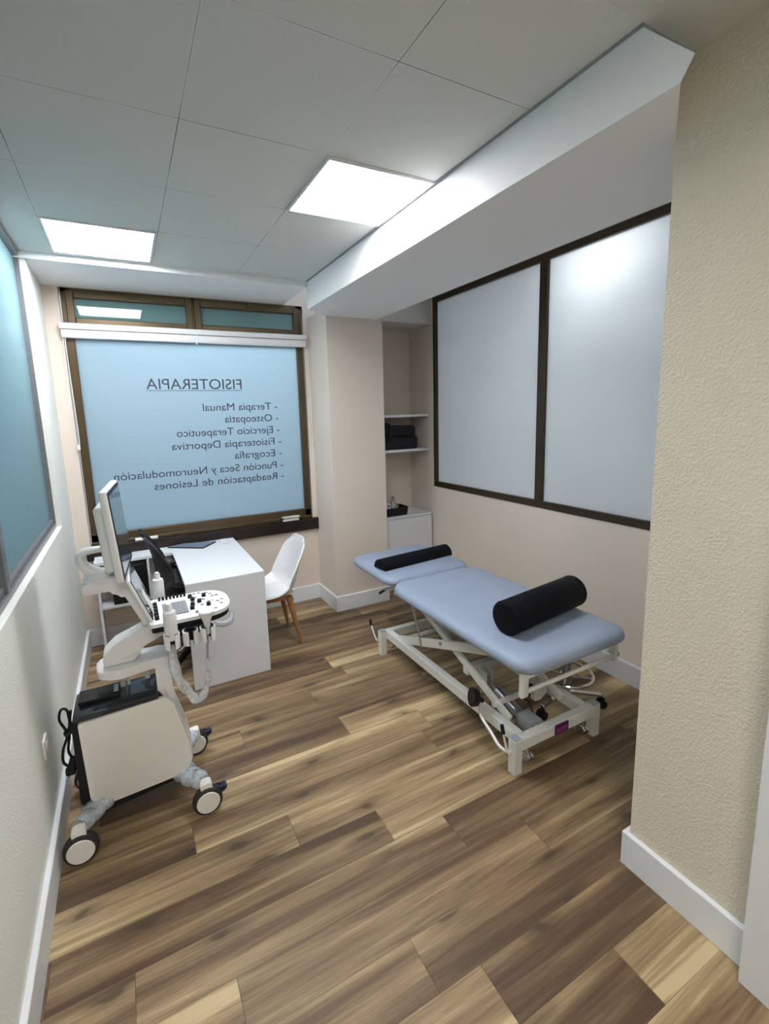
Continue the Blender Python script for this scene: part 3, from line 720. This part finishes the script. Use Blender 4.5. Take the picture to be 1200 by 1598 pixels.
m_ = Matrix.Translation((1.80, 1.955, 0.172)) @ Vector((0, -0.235, -0.062)).to_track_quat('Z', 'Y').to_matrix().to_4x4()
for v in list(bm.verts)[-26*4:]: v.co = m_ @ v.co
cyl(bm, (1.775, 2.045, 0.20), (1.825, 2.045, 0.20), 0.009)
ac = part('actuator', bm, 'steel', t)
bm = B(); box(bm, 1.760, 1.845, 1.640, 1.750, 0.080, 0.155, 0.010, 2); beam(bm, (1.78, 1.64, 0.13), (1.78, 1.59, 0.14), 0.02, 0.03); beam(bm, (1.82, 1.64, 0.13), (1.82, 1.59, 0.14), 0.02, 0.03); part('motor', bm, 'greyplast', ac)
bm = B(); tube(bm, [(1.845, 1.70, 0.13), (1.91, 1.80, 0.13), (1.95, 1.90, 0.10), (1.91, 1.97, 0.06)], 0.004, 6); part('motor_cable', bm, 'blackplast', ac)
bm = B(); prism(bm, rounded([(1.95, 0.195), (2.05, 0.235), (2.055, 0.16), (2.0, 0.125), (1.95, 0.13)], 0.01), 1.80, 1.83, 'y', 0.003, 1); part('lift_bracket', bm, 'bedwhite', t)
# upper frame
bm = B()
for xx in (1.60, 2.12): box(bm, xx, xx+0.03, 1.50, 2.72, 0.548, 0.584, 0.003, 1)
for yy in (1.485, 2.10, 2.70): box(bm, 1.56, 2.19, yy, yy+0.03, 0.552, 0.584, 0.003, 1)
part('upper_frame', bm, 'bedwhite', t)
bm = B()
for xx in (1.620, 2.12): box(bm, xx, xx+0.025, 2.76, 3.25, 0.562, 0.592, 0.003, 1)
box(bm, 1.62, 2.145, 3.0, 3.03, 0.562, 0.592, 0.003, 1); part('headrest_frame', bm, 'bedwhite', t)
bm = B()   # roll holder under the foot end
for xx in (1.552, 2.205):
    prism(bm, rounded([(1.487, 0.584), (1.513, 0.584), (1.513, 0.455), (1.487, 0.455)], [0, 0, .012, .012]), xx-0.004+(-0.014 if xx < 2 else 0), xx+0.020, 'x', 0.002, 1)
cyl(bm, (1.56, 1.5, 0.480), (2.215, 1.5, 0.485), 0.011, n=14); part('roll_holder', bm, 'bedwhite', t)
bm = B(); cyl(bm, (2.222, 1.5, 0.49), (2.244, 1.5, 0.49), 0.014); part('holder_knob', bm, 'steel', t)
bm = B(); cyl(bm, (1.535, 1.86, 0.262), (1.565, 1.85, 0.255), 0.050, 0.046, 26); cyl(bm, (1.56, 1.85, 0.255), (1.60, 1.84, 0.23), 0.02, 0.012); part('foot_pedal', bm, 'blackplast', t)
bm = B(); tube(bm, [(1.60, 1.86, 0.205), (1.55, 1.80, 0.185), (1.535, 1.70, 0.150), (1.525, 1.63, 0.125), (1.530, 1.575, 0.125), (1.545, 1.56, 0.135)], 0.008, 8); part('pedal_rod', bm, 'bedwhite', t)
for (ya, yb, s_) in ((1.565, 1.595, 1), (2.95, 3.02, 1)):
    bm = B(); tube(bm, [(1.548, ya, 0.115), (1.527, ya+0.004, 0.125), (1.520, (ya+yb)/2, 0.17), (1.517, yb, 0.225)], 0.006, 8); lv = part('brake_lever', bm, 'bedwhite', t)
    bm = B(); cyl(bm, (1.517, yb-0.002, 0.218), (1.515, yb+0.006, 0.262), 0.011, 0.009); part('lever_grip', bm, 'blackplast', lv)
bm = B(); cyl(bm, (1.60, 2.58, 0.57), (1.62, 2.52, 0.36), 0.009); cyl(bm, (1.62, 2.52, 0.365), (1.63, 2.495, 0.24), 0.006); part('gas_spring', bm, 'steel', t)
bm = B(); tube(bm, [(1.64, 2.76, 0.578), (1.585, 2.80, 0.575), (1.572, 2.86, 0.55), (1.569, 2.90, 0.525)], 0.007, 8); lv = part('headrest_lever', bm, 'steel', t)
bm = B(); cyl(bm, (1.570, 2.885, 0.532), (1.567, 2.955, 0.485), 0.010); part('lever_grip', bm, 'blackplast', lv)
bm = B()   # purple badge on the near cross bar
prism(bm, rounded([(1.822, 0.128), (1.922, 0.128), (1.922, 0.183), (1.822, 0.183)], 0.006), YA-0.003, YA+0.001, 'y'); bd = part('badge', bm, 'purple', t)
bm = B()
prism(bm, [(1.838, 0.146), (1.846, 0.164), (1.854, 0.146)], YA-0.0038, YA-0.0028, 'y')
for k in range(5): box(bm, 1.862+k*0.010, 1.868+k*0.010, YA-0.0038, YA-0.0028, 0.150, 0.160)
box(bm, 1.838, 1.908, YA-0.0038, YA-0.0028, 0.138, 0.141); part('badge_print', bm, 'label_ink', bd)

# bolsters lying on the table
def caps(bm, a, b, R_, bev, n=40):
    a = Vector(a); b = Vector(b); d = (b-a).normalized(); s = Vector((0, 0, 1)); q = d.cross(s); L = (b-a).length
    prof = [(R_-bev*1.6, 0.0), (R_-bev*.6, bev*.25), (R_, bev), (R_, L-bev), (R_-bev*.6, L-bev*.25), (R_-bev*1.6, L)]
    rings = [[bm.verts.new(a + d*h + (s*math.cos(2*PI*k/n) + q*math.sin(2*PI*k/n))*r_) for k in range(n)] for r_, h in prof]
    for x, y in zip(rings, rings[1:]):
        for k in range(n): bm.faces.new((x[k], x[(k+1) % n], y[(k+1) % n], y[k]))
    bm.faces.new(rings[0][::-1]); bm.faces.new(rings[-1]); return bm
t = thing('bolster', 'large round black bolster across the foot end of the treatment table', 'bolster', (1.94, 1.76, 0.66))
bm = caps(B(), (1.630, 1.712, 0.7515), (2.240, 1.795, 0.7515), 0.090, 0.014); part('cushion', bm, 'blackvinyl', t, 50)
d_ = Vector((0.610, 0.083, 0)).normalized()
for pp in (Vector((1.630, 1.712, 0.7515)) + d_*0.012, Vector((2.240, 1.795, 0.7515)) - d_*0.012):
    bm = B(); q = d_.cross(Vector((0, 0, 1))); tube(bm, [pp + (Vector((0, 0, 1))*math.cos(2*PI*k/40) + q*math.sin(2*PI*k/40))*0.0893 for k in range(40)], 0.0018, 6, closed=True, smooth=False)
    part('piping', bm, 'blackvinyl', t)
t = thing('half_bolster', 'slim half-round black cushion on the head section of the table', 'bolster', (1.92, 3.0, 0.655))
bm = B(); n = 16
prof = [(-0.072, 0.0)] + [(-0.072*math.cos(PI*k/n), 0.012 + 0.062*math.sin(PI*k/n)) for k in range(n+1)] + [(0.072, 0.0)]
A_ = Vector((1.590, 2.995, 0.6555)); D_ = Vector((0.665, 0.065, 0)); 
dn = D_.normalized(); qn = Vector((-dn.y, dn.x, 0))
ra = [bm.verts.new(A_ + qn*p_[0] + Vector((0, 0, p_[1]))) for p_ in prof]; rb = [bm.verts.new(A_ + D_ + qn*p_[0] + Vector((0, 0, p_[1]))) for p_ in prof]
f1 = bm.faces.new(ra[::-1]); f2 = bm.faces.new(rb)
for i in range(len(ra)): bm.faces.new((ra[i], ra[(i+1) % len(ra)], rb[(i+1) % len(ra)], rb[i]))
bmesh.ops.bevel(bm, geom=list(set(f1.edges) | set(f2.edges)), offset=0.006, segments=2, profile=0.5, affect='EDGES')
part('cushion', bm, 'blackvinyl', t, 50)

# ------------------------------------------------------------------ rolling stool behind the table
sc_ = Vector((2.16, 1.785, 0))
sc_ = Vector((2.228, 1.812, 0))
t = thing('stool', 'chrome rolling stool with a foot ring standing behind the treatment table', 'stool', sc_)
bm = B(); lathe(bm, [(0.12, 0.0), (0.155, 0.008), (0.165, 0.03), (0.155, 0.055), (0.12, 0.064)], sc_ + Vector((0, 0, 0.455)), 36); part('seat', bm, 'blackvinyl', t)
bm = B(); cyl(bm, sc_ + Vector((0, 0, 0.09)), sc_ + Vector((0, 0, 0.30)), 0.026); cyl(bm, sc_ + Vector((0, 0, 0.30)), sc_ + Vector((0, 0, 0.456)), 0.016); part('column', bm, 'steel', t)
bm = B(); tube(bm, [sc_ + Vector((0.150*math.cos(2*PI*k/44), 0.150*math.sin(2*PI*k/44), 0.218)) for k in range(44)], 0.0085, 10, closed=True, smooth=False)
for k in range(4):
    a = 2*PI*k/4 + 0.6; cyl(bm, sc_ + Vector((0.02*math.cos(a), 0.02*math.sin(a), 0.205)), sc_ + Vector((0.148*math.cos(a), 0.148*math.sin(a), 0.217)), 0.006, n=10)
cyl(bm, sc_ + Vector((0, 0, 0.19)), sc_ + Vector((0, 0, 0.222)), 0.034); part('foot_ring', bm, 'chrome', t)
for k in range(5):
    a = 2*PI*k/5 - 0.56; c_, s_ = math.cos(a), math.sin(a)
    bm = B(); beam(bm, sc_ + Vector((0.015*c_, 0.015*s_, 0.10)), sc_ + Vector((0.215*c_, 0.215*s_, 0.078)), 0.026, 0.018); lg = part('leg', bm, 'chrome', t)
    bm = B(); pc = sc_ + Vector((0.215*c_, 0.215*s_, 0)); q = Vector((-s_, c_, 0))
    for w_ in (-1, 1): cyl(bm, pc + q*w_*0.006 + Vector((0, 0, 0.026)), pc + q*w_*0.024 + Vector((0, 0, 0.026)), 0.026)
    box(bm, pc.x-0.014, pc.x+0.014, pc.y-0.014, pc.y+0.014, 0.045, 0.062, 0.004, 1)
    cyl(bm, pc + Vector((0, 0, 0.06)), pc + Vector((0, 0, 0.085)), 0.006); part('caster', bm, 'blackplast', lg)

# ------------------------------------------------------------------ ultrasound cart
YC = 2.31
t = thing('ultrasound_cart', 'white and black ultrasound machine on a wheeled cart by the left wall', 'ultrasound machine', (-0.08, YC, 0))
# body core (black) with cream side covers
bm = B(); core = rounded([(-0.325, 0.555), (0.02, 0.585), (0.085, 0.45), (0.125, 0.20), (0.10, 0.132), (-0.27, 0.088), (-0.330, 0.17)], [0.02, 0.02, 0.05, 0.03, 0.03, 0.06, 0.03])
prism(bm, core, 2.212, 2.408, 'y', 0.006, 2); bd = part('body', bm, 'blackplast', t)
panel = rounded([(-0.300, 0.547), (0.040, 0.565), (0.075, 0.530), (0.125, 0.300), (0.128, 0.190), (0.080, 0.158), (-0.255, 0.138), (-0.290, 0.185)], [0.006, 0.05, 0.05, 0.06, 0.05, 0.05, 0.07, 0.05])
for ya, yb in ((2.192, 2.214), (2.406, 2.428)):
    bm = B(); prism(bm, panel, ya, yb, 'y', 0.007, 3); part('side_cover', bm, 'cream', t, 60)
bm = B(); front = rounded([(0.016, 0.56), (0.016, 0.705), (0.078, 0.705), (0.084, 0.50), (0.138, 0.30), (0.136, 0.19), (0.10, 0.165), (0.06, 0.30)], [0, 0.02, 0.03, 0.12, 0.10, 0.03, 0.02, 0.1])
prism(bm, front, 2.232, 2.388, 'y', 0.016, 4); part('front_column', bm, 'whiteplast', t, 60)
# top tray
bm = B(); box(bm, -0.316, 0.016, 2.196, 2.400, 0.553, 0.580, 0.005, 2, None)
for v in bm.verts: v.co.z += (v.co.x + 0.316) * 0.03
part('top_tray', bm, 'blackgloss', t)
bm = B(); box(bm, -0.300, -0.135, 2.268, 2.372, 0.585, 0.606, 0.006, 2); cs = part('rear_module', bm, 'blackplast', t)
bm = B(); box(bm, -0.160, -0.142, 2.285, 2.350, 0.6055, 0.6075); part('module_label', bm, 'capgrey', cs)
bm = B(); cyl(bm, (-0.232, 2.225, 0.580), (-0.232, 2.225, 0.586), 0.011, n=14); part('tray_knob', bm, 'blackplast', t)
bm = B(); cyl(bm, (-0.125, 2.36, 0.575), (-0.125, 2.36, 0.71), 0.012); cyl(bm, (-0.10, 2.36, 0.575), (-0.10, 2.36, 0.71), 0.007); tube(bm, [(-0.02, 2.37, 0.58), (-0.015, 2.37, 0.63), (0.01, 2.36, 0.66)], 0.012, 8); part('support_tube', bm, 'filmlight', t)
# swivel slab and lift arm
slab = rounded([(-0.215, 2.235), (-0.12, 2.215), (0.0, 2.24), (0.082, 2.235), (0.082, 2.385), (0.0, 2.38), (-0.12, 2.405), (-0.215, 2.385)], [0.09, 0.03, 0.03, 0.04, 0.04, 0.03, 0.03, 0.09])
bm = B(); prism(bm, slab, 0.692, 0.735, 'z', 0.010, 3); part('swivel_slab', bm, 'whiteplast', t, 60)
arm = rounded([(-0.185, 0.735), (-0.185, 0.790), (-0.130, 0.838), (0.060, 0.908), (0.125, 0.908), (0.125, 0.855), (-0.02, 0.800), (-0.06, 0.735)], [0, 0.05, 0.04, 0.04, 0.02, 0.02, 0.05, 0])
bm = B(); prism(bm, arm, 2.262, 2.358, 'y', 0.014, 4); part('lift_arm', bm, 'whiteplast', t, 60)
# console
cons = rounded([(0.012, 2.155), (0.285, 2.120), (0.385, 2.150), (0.385, 2.440), (0.290, 2.478), (0.012, 2.470)], [0.02, 0.10, 0.11, 0.11, 0.10, 0.02], 10)
cons = rounded([(0.012, 2.150), (0.372, 2.150), (0.372, 2.468), (0.012, 2.468)], [0.02, 0.14, 0.14, 0.02], 12)
bm = B(); prism(bm, cons, 0.918, 0.934, 'z', 0.005, 2); cn = part('console', bm, 'whiteplast', t, 60)
cb = rounded([(0.018, 2.156), (0.366, 2.156), (0.366, 2.462), (0.018, 2.462)], [0.02, 0.14, 0.14, 0.02], 12)
bm = B(); prism(bm, cb, 0.892, 0.9185, 'z', 0.006, 2); part('console_base', bm, 'blackplast', t, 60)
bm = B(); box(bm, 0.075, 0.180, 2.215, 2.375, 0.9342, 0.9362); kb = part('keyboard', bm, 'greyalu', cn)
bm = B()
for i in range(6):
    for j in range(12): box(bm, 0.078+i*0.017, 0.092+i*0.017, 2.218+j*0.013, 2.228+j*0.013, 0.9362, 0.9385)
part('keys', bm, 'greyplast', kb)
for j in range(5):
    bm = B(); cyl(bm, (0.045, 2.205+j*0.042, 0.934), (0.045, 2.205+j*0.042, 0.952), 0.010, 0.009, 14); part('slider_knob', bm, 'blackplast', cn)
for j in range(8):
    bm = B(); cyl(bm, (0.068+j*0.0165, 2.438, 0.934), (0.068+j*0.0165, 2.438, 0.950), 0.0055, 0.005, 10); part('toggle_key', bm, 'blackplast', cn)
for (kx, ky) in ((0.205, 2.40), (0.212, 2.355), (0.205, 2.29), (0.198, 2.245), (0.268, 2.385), (0.238, 2.315), (0.272, 2.255)):
    bm = B(); cyl(bm, (kx, ky, 0.934), (kx, ky, 0.950), 0.0105, 0.0095, 16); part('rotary_knob', bm, 'blackplast', cn)
bm = B(); lathe(bm, [(0.020, 0), (0.020, 0.003), (0.014, 0.008), (0.006, 0.0115)], (0.292, 2.325, 0.934), 20); part('trackball', bm, 'whiteplast', cn)
for (kx, ky) in ((0.205, 2.44), (0.228, 2.442), (0.251, 2.442), (0.285, 2.43), (0.212, 2.19), (0.238, 2.19), (0.262, 2.192), (0.295, 2.200), (0.212, 2.205), (0.238, 2.208), (0.262, 2.212), (0.250, 2.35), (0.305, 2.37), (0.325, 2.37), (0.245, 2.275), (0.318, 2.285), (0.34, 2.30), (0.33, 2.25), (0.26, 2.34), (0.228, 2.385), (0.30, 2.405)):
    bm = B(); box(bm, kx-0.007, kx+0.007, ky-0.004, ky+0.004, 0.9335, 0.937, 0.001, 1); part('button', bm, 'greyalu', cn)
bm = B(); tube(bm, [(0.275, 2.125, 0.892), (0.315, 2.128, 0.878), (0.350, 2.15, 0.880), (0.365, 2.20, 0.895)], 0.009, 10, flat=1.5); part('console_handle', bm, 'greyplast', t)
# probe holders
def cup(x, y, zt, r_=0.026):
    bm = B(); n = 24; gap = 3
    outer, inner = [], []
    for k in range(n+1):
        a = -PI/2 + math.radians(20) + (2*PI - math.radians(40))*k/n
        outer.append((x+math.cos(a)*r_, y+math.sin(a)*r_)); inner.append((x+math.cos(a)*(r_-0.006), y+math.sin(a)*(r_-0.006)))
    prism(bm, outer + inner[::-1], zt-0.062, zt, 'z', 0)
    return bm
HY = 2.105
for i, hx in enumerate((0.092, 0.168, 0.240)):
    h = part('probe_holder', cup(hx, HY, 0.896, 0.033), 'whiteplast', t, 40)
    lin = cup(hx, HY, 0.899, 0.0275); part('holder_lining', lin, 'blackplast', h, 40)
bm = B(); box(bm, 0.09, 0.245, 2.130, 2.160, 0.862, 0.893, 0.004, 1); part('holder_rail', bm, 'blackplast', t)
h = part('probe_holder', cup(0.072, 2.515, 0.92, 0.030), 'whiteplast', t, 40)
bm = B(); box(bm, 0.05, 0.095, 2.462, 2.490, 0.865, 0.915, 0.004, 1); part('holder_rail', bm, 'blackplast', t)
# touch panel between console and monitor, struts
m_ = Matrix.Translation((-0.008, 2.305, 1.052)) @ Matrix.Rotation(math.radians(-17-3), 4, 'Y')
bm = B(); box(bm, -0.014, 0.0, -0.165, 0.165, -0.105, 0.105, 0.005, 2, m_); tp = part('touch_panel', bm, 'whiteplast', t)
bm = B(); box(bm, 0.0, 0.004, -0.160, 0.160, -0.100, 0.100, 0.001, 1, m_); part('touch_screen', bm, 'screen', tp)
strut = rounded([(-0.228, 1.085), (-0.228, 1.128), (-0.06, 1.150), (-0.03, 1.120), (0.045, 0.925), (0.035, 0.890), (-0.005, 0.895), (-0.085, 1.085)], [0.01, 0.015, 0.02, 0.04, 0.02, 0.01, 0.02, 0.06])
bm = B(); prism(bm, strut, 2.250, 2.360, 'y', 0.014, 4); part('strut', bm, 'whiteplast', t, 60)
bm = B(); lathe(bm, [(0.060, 0.0), (0.066, 0.006), (0.066, 0.018), (0.060, 0.022), (0.058, 0.032), (0.045, 0.042)], (-0.158, YC, 1.126), 32); part('swivel_disc', bm, 'whiteplast', t)
bm = B(); tube(bm, [(-0.150, YC, 1.150), (-0.185, YC, 1.172), (-0.212, YC, 1.200), (-0.222, YC, 1.232), (-0.212, YC, 1.256), (-0.175, YC, 1.264), (-0.095, YC, 1.264)], lambda q: 0.042 - 0.020*q, 14, flat=0.60, up=(0, 0, 1)); part('monitor_arm', bm, 'whiteplast', t, 60)
# monitor
m_ = Matrix.Translation((-0.072, 2.300, 1.348)) @ Matrix.Rotation(math.radians(4.5), 4, 'Y') @ Matrix.Rotation(math.radians(1.0), 4, 'Z')
m_ = Matrix.Translation((-0.068, 2.300, 1.348)) @ Matrix.Rotation(math.radians(-4.0), 4, 'Y') @ Matrix.Rotation(math.radians(-5.0), 4, 'Z')
bm = B(); box(bm, -0.020, 0.010, -0.195, 0.195, -0.192, 0.192, 0.009, 3, m_); mn = part('monitor', bm, 'whiteplast', t)
bm = B(); box(bm, -0.058, -0.018, -0.150, 0.150, -0.155, 0.125, 0.014, 3, m_); part('monitor_back', bm, 'cream', mn)
bm = B(); box(bm, 0.010, 0.0125, -0.186, 0.186, -0.183, 0.183, 0.001, 1, m_); bz = part('bezel', bm, 'blackplast', mn)
bm = B(); box(bm, 0.0125, 0.0138, -0.172, 0.172, -0.165, 0.168, 0.0, 1, m_); part('screen', bm, 'screen', bz)
# chassis legs and wheels
bm = B(); box(bm, -0.29, 0.10, 2.235, 2.385, 0.100, 0.150, 0.015, 2); part('chassis', bm, 'blackplast', t)
WH = [(-0.332, 2.085, -1, 0), (0.171, 2.085, -1, 1), (0.173, 2.530, 1, 1), (-0.325, 2.530, 1, 0)]
for wx, wy, sy_, br in WH:
    hub = Vector((wx - (0.02 if br else -0.01), wy + (0.045 if sy_ < 0 else -0.045), 0.135))
    st = Vector((0.06 if br else -0.22, 2.265 if sy_ < 0 else 2.355, 0.148))
    bm = B(); beam(bm, st, hub + Vector((0.0, 0, -0.006)), 0.045, 0.030, bev=0.006); lg = part('leg', bm, 'blackplast' if not br else 'greyplast', t)
    bm = B()   # crumpled film still wrapped round the leg
    mid_ = (st+hub)/2; L = (hub-st).length
    tube(bm, [st.lerp(hub, q) + Vector((0.004*math.sin(q*31), 0.005*math.cos(q*23), 0.004*math.sin(q*17))) for q in (0.25, 0.4, 0.55, 0.7, 0.85, 1.0, 1.12)], lambda q: 0.050 + 0.005*math.sin(q*19) - 0.018*q*q, 12, flat=0.75, up=(0, 0, 1))
    part('plastic_wrap', bm, 'film', lg, 60)
    bm = B(); lathe(bm, [(0.050, -0.024), (0.062, -0.020), (0.066, -0.010), (0.066, 0.010), (0.062, 0.020), (0.050, 0.024)], (wx, wy, 0.066), 36, 'y')
    wh = part('wheel', bm, 'rubber', t)
    bm = B()
    for s2 in (-1, 1): cyl(bm, (wx, wy+s2*0.023, 0.066), (wx, wy+s2*0.028, 0.066), 0.052, 0.049, 36)
    part('hub_cap', bm, 'cream', wh)
    bm = B(); prism(bm, rounded([(wx-0.022, 0.100), (wx-0.03, 0.150), (wx+0.022, 0.155), (wx+0.028, 0.105)], 0.01), wy-0.012 - (0.0 if sy_ < 0 else 0.02), wy+0.032 - (0.0 if sy_ < 0 else 0.02), 'y', 0.004, 2); part('caster_fork', bm, 'cream', wh)
    if br:
        bm = B(); prism(bm, rounded([(wx+0.030, 0.085), (wx+0.028, 0.122), (wx+0.050, 0.100), (wx+0.078, 0.112), (wx+0.092, 0.110), (wx+0.082, 0.092), (wx+0.055, 0.078)], 0.008), wy-0.010, wy+0.026, 'y', 0.004, 2); part('brake_pedal', bm, 'navyplast', wh)
# power cord hanging at the back
bm = B(); tube(bm, [(-0.322, 2.23, 0.470), (-0.330, 2.23, 0.560), (-0.335, 2.23, 0.608), (-0.355, 2.23, 0.615), (-0.365, 2.23, 0.570), (-0.345, 2.23, 0.500), (-0.368, 2.23, 0.430), (-0.372, 2.23, 0.375), (-0.350, 2.23, 0.345)], 0.0055, 8)
tube(bm, [(-0.322, 2.235, 0.60), (-0.333, 2.235, 0.54), (-0.338, 2.235, 0.49), (-0.350, 2.235, 0.42), (-0.338, 2.235, 0.375)], 0.0055, 8)
cd = part('power_cord', bm, 'blackplast', t)
bm = B(); cyl(bm, (-0.336, 2.232, 0.385), (-0.350, 2.228, 0.325), 0.012, 0.020, 14); box(bm, -0.37, -0.332, 2.215, 2.245, 0.31, 0.345, 0.006, 1); pg = part('plug', bm, 'blackplast', cd)
bm = B(); cyl(bm, (-0.36, 2.225, 0.315), (-0.373, 2.225, 0.292), 0.0024, n=8); cyl(bm, (-0.35, 2.235, 0.315), (-0.363, 2.235, 0.292), 0.0024, n=8); part('plug_pin', bm, 'chrome', pg)
bm = B(); tube(bm, [(-0.338, 2.24, 0.515), (-0.350, 2.23, 0.508), (-0.345, 2.222, 0.500), (-0.33, 2.23, 0.507)], 0.008, 8); part('cord_tie', bm, 'blackplast', cd)

# gel bottles and the probe
def gel(name, loc, label, h=0.118, r_=0.027):
    g_ = thing(name, label, 'bottle', loc)
    bm = B(); lathe(bm, [(r_*.88, 0.0), (r_, 0.006), (r_, h), (r_*.9, h+0.008), (r_*.55, h+0.014)], loc, 26); part('body', bm, 'whiteplast', g_)
    bm = B(); lathe(bm, [(r_*.5, h+0.013), (r_*.5, h+0.032), (r_*.38, h+0.042), (r_*.15, h+0.046)], loc, 20); part('cap', bm, 'whiteplast', g_)
    return g_
gel('gel_bottle', (0.092, HY, 0.872), 'white gel bottle in the near holder, in front of the console keyboard')
gel('gel_bottle', (0.072, 2.515, 0.895), 'white gel bottle in the holder behind the console, beside the black armchair')
t = thing('ultrasound_probe', 'white ultrasound probe in the right-hand holder with its sleeved cable', 'ultrasound probe', (0.240, HY, 0.86))
bm = B(); lathe(bm, [(0.012, 0.0), (0.014, 0.045), (0.020, 0.070), (0.031, 0.090), (0.033, 0.104), (0.028, 0.108)], (0.240, HY, 0.862), 24); part('body', bm, 'whiteplast', t)
bm = B(); tube(bm, [(0.238, HY-0.005, 0.865), (0.232, HY+0.01, 0.78), (0.228, HY+0.02, 0.68), (0.222, HY+0.03, 0.61), (0.195, HY+0.03, 0.555), (0.165, HY+0.03, 0.552), (0.135, HY+0.035, 0.60), (0.105, HY+0.04, 0.66), (0.092, HY+0.06, 0.74), (0.092, HY+0.10, 0.83), (0.098, HY+0.12, 0.885)], 0.0055, 8); cb_ = part('cable', bm, 'greyplast', t)
bm = B(); tube(bm, [(0.232, HY+0.01, 0.74), (0.228, HY+0.02, 0.68), (0.222, HY+0.03, 0.61), (0.195, HY+0.03, 0.552), (0.165, HY+0.03, 0.548), (0.135, HY+0.035, 0.60), (0.105, HY+0.04, 0.66), (0.092, HY+0.06, 0.74), (0.092, HY+0.10, 0.83)], lambda q: 0.010 + 0.012*min(1, q*1.6) + 0.003*math.sin(q*40), 10, flat=0.8); part('plastic_sleeve', bm, 'filmlight', cb_, 60)
bm = B(); tube(bm, [(0.165, HY+0.02, 0.84), (0.135, HY+0.05, 0.80), (0.115, HY+0.09, 0.775), (0.10, HY+0.13, 0.82)], 0.005, 8); tag(part('spare_cable', bm, 'filmlight', origin=(0.13, HY+0.05, 0.8)), 'short clear-sleeved cable hanging below the middle probe holder', 'cable')
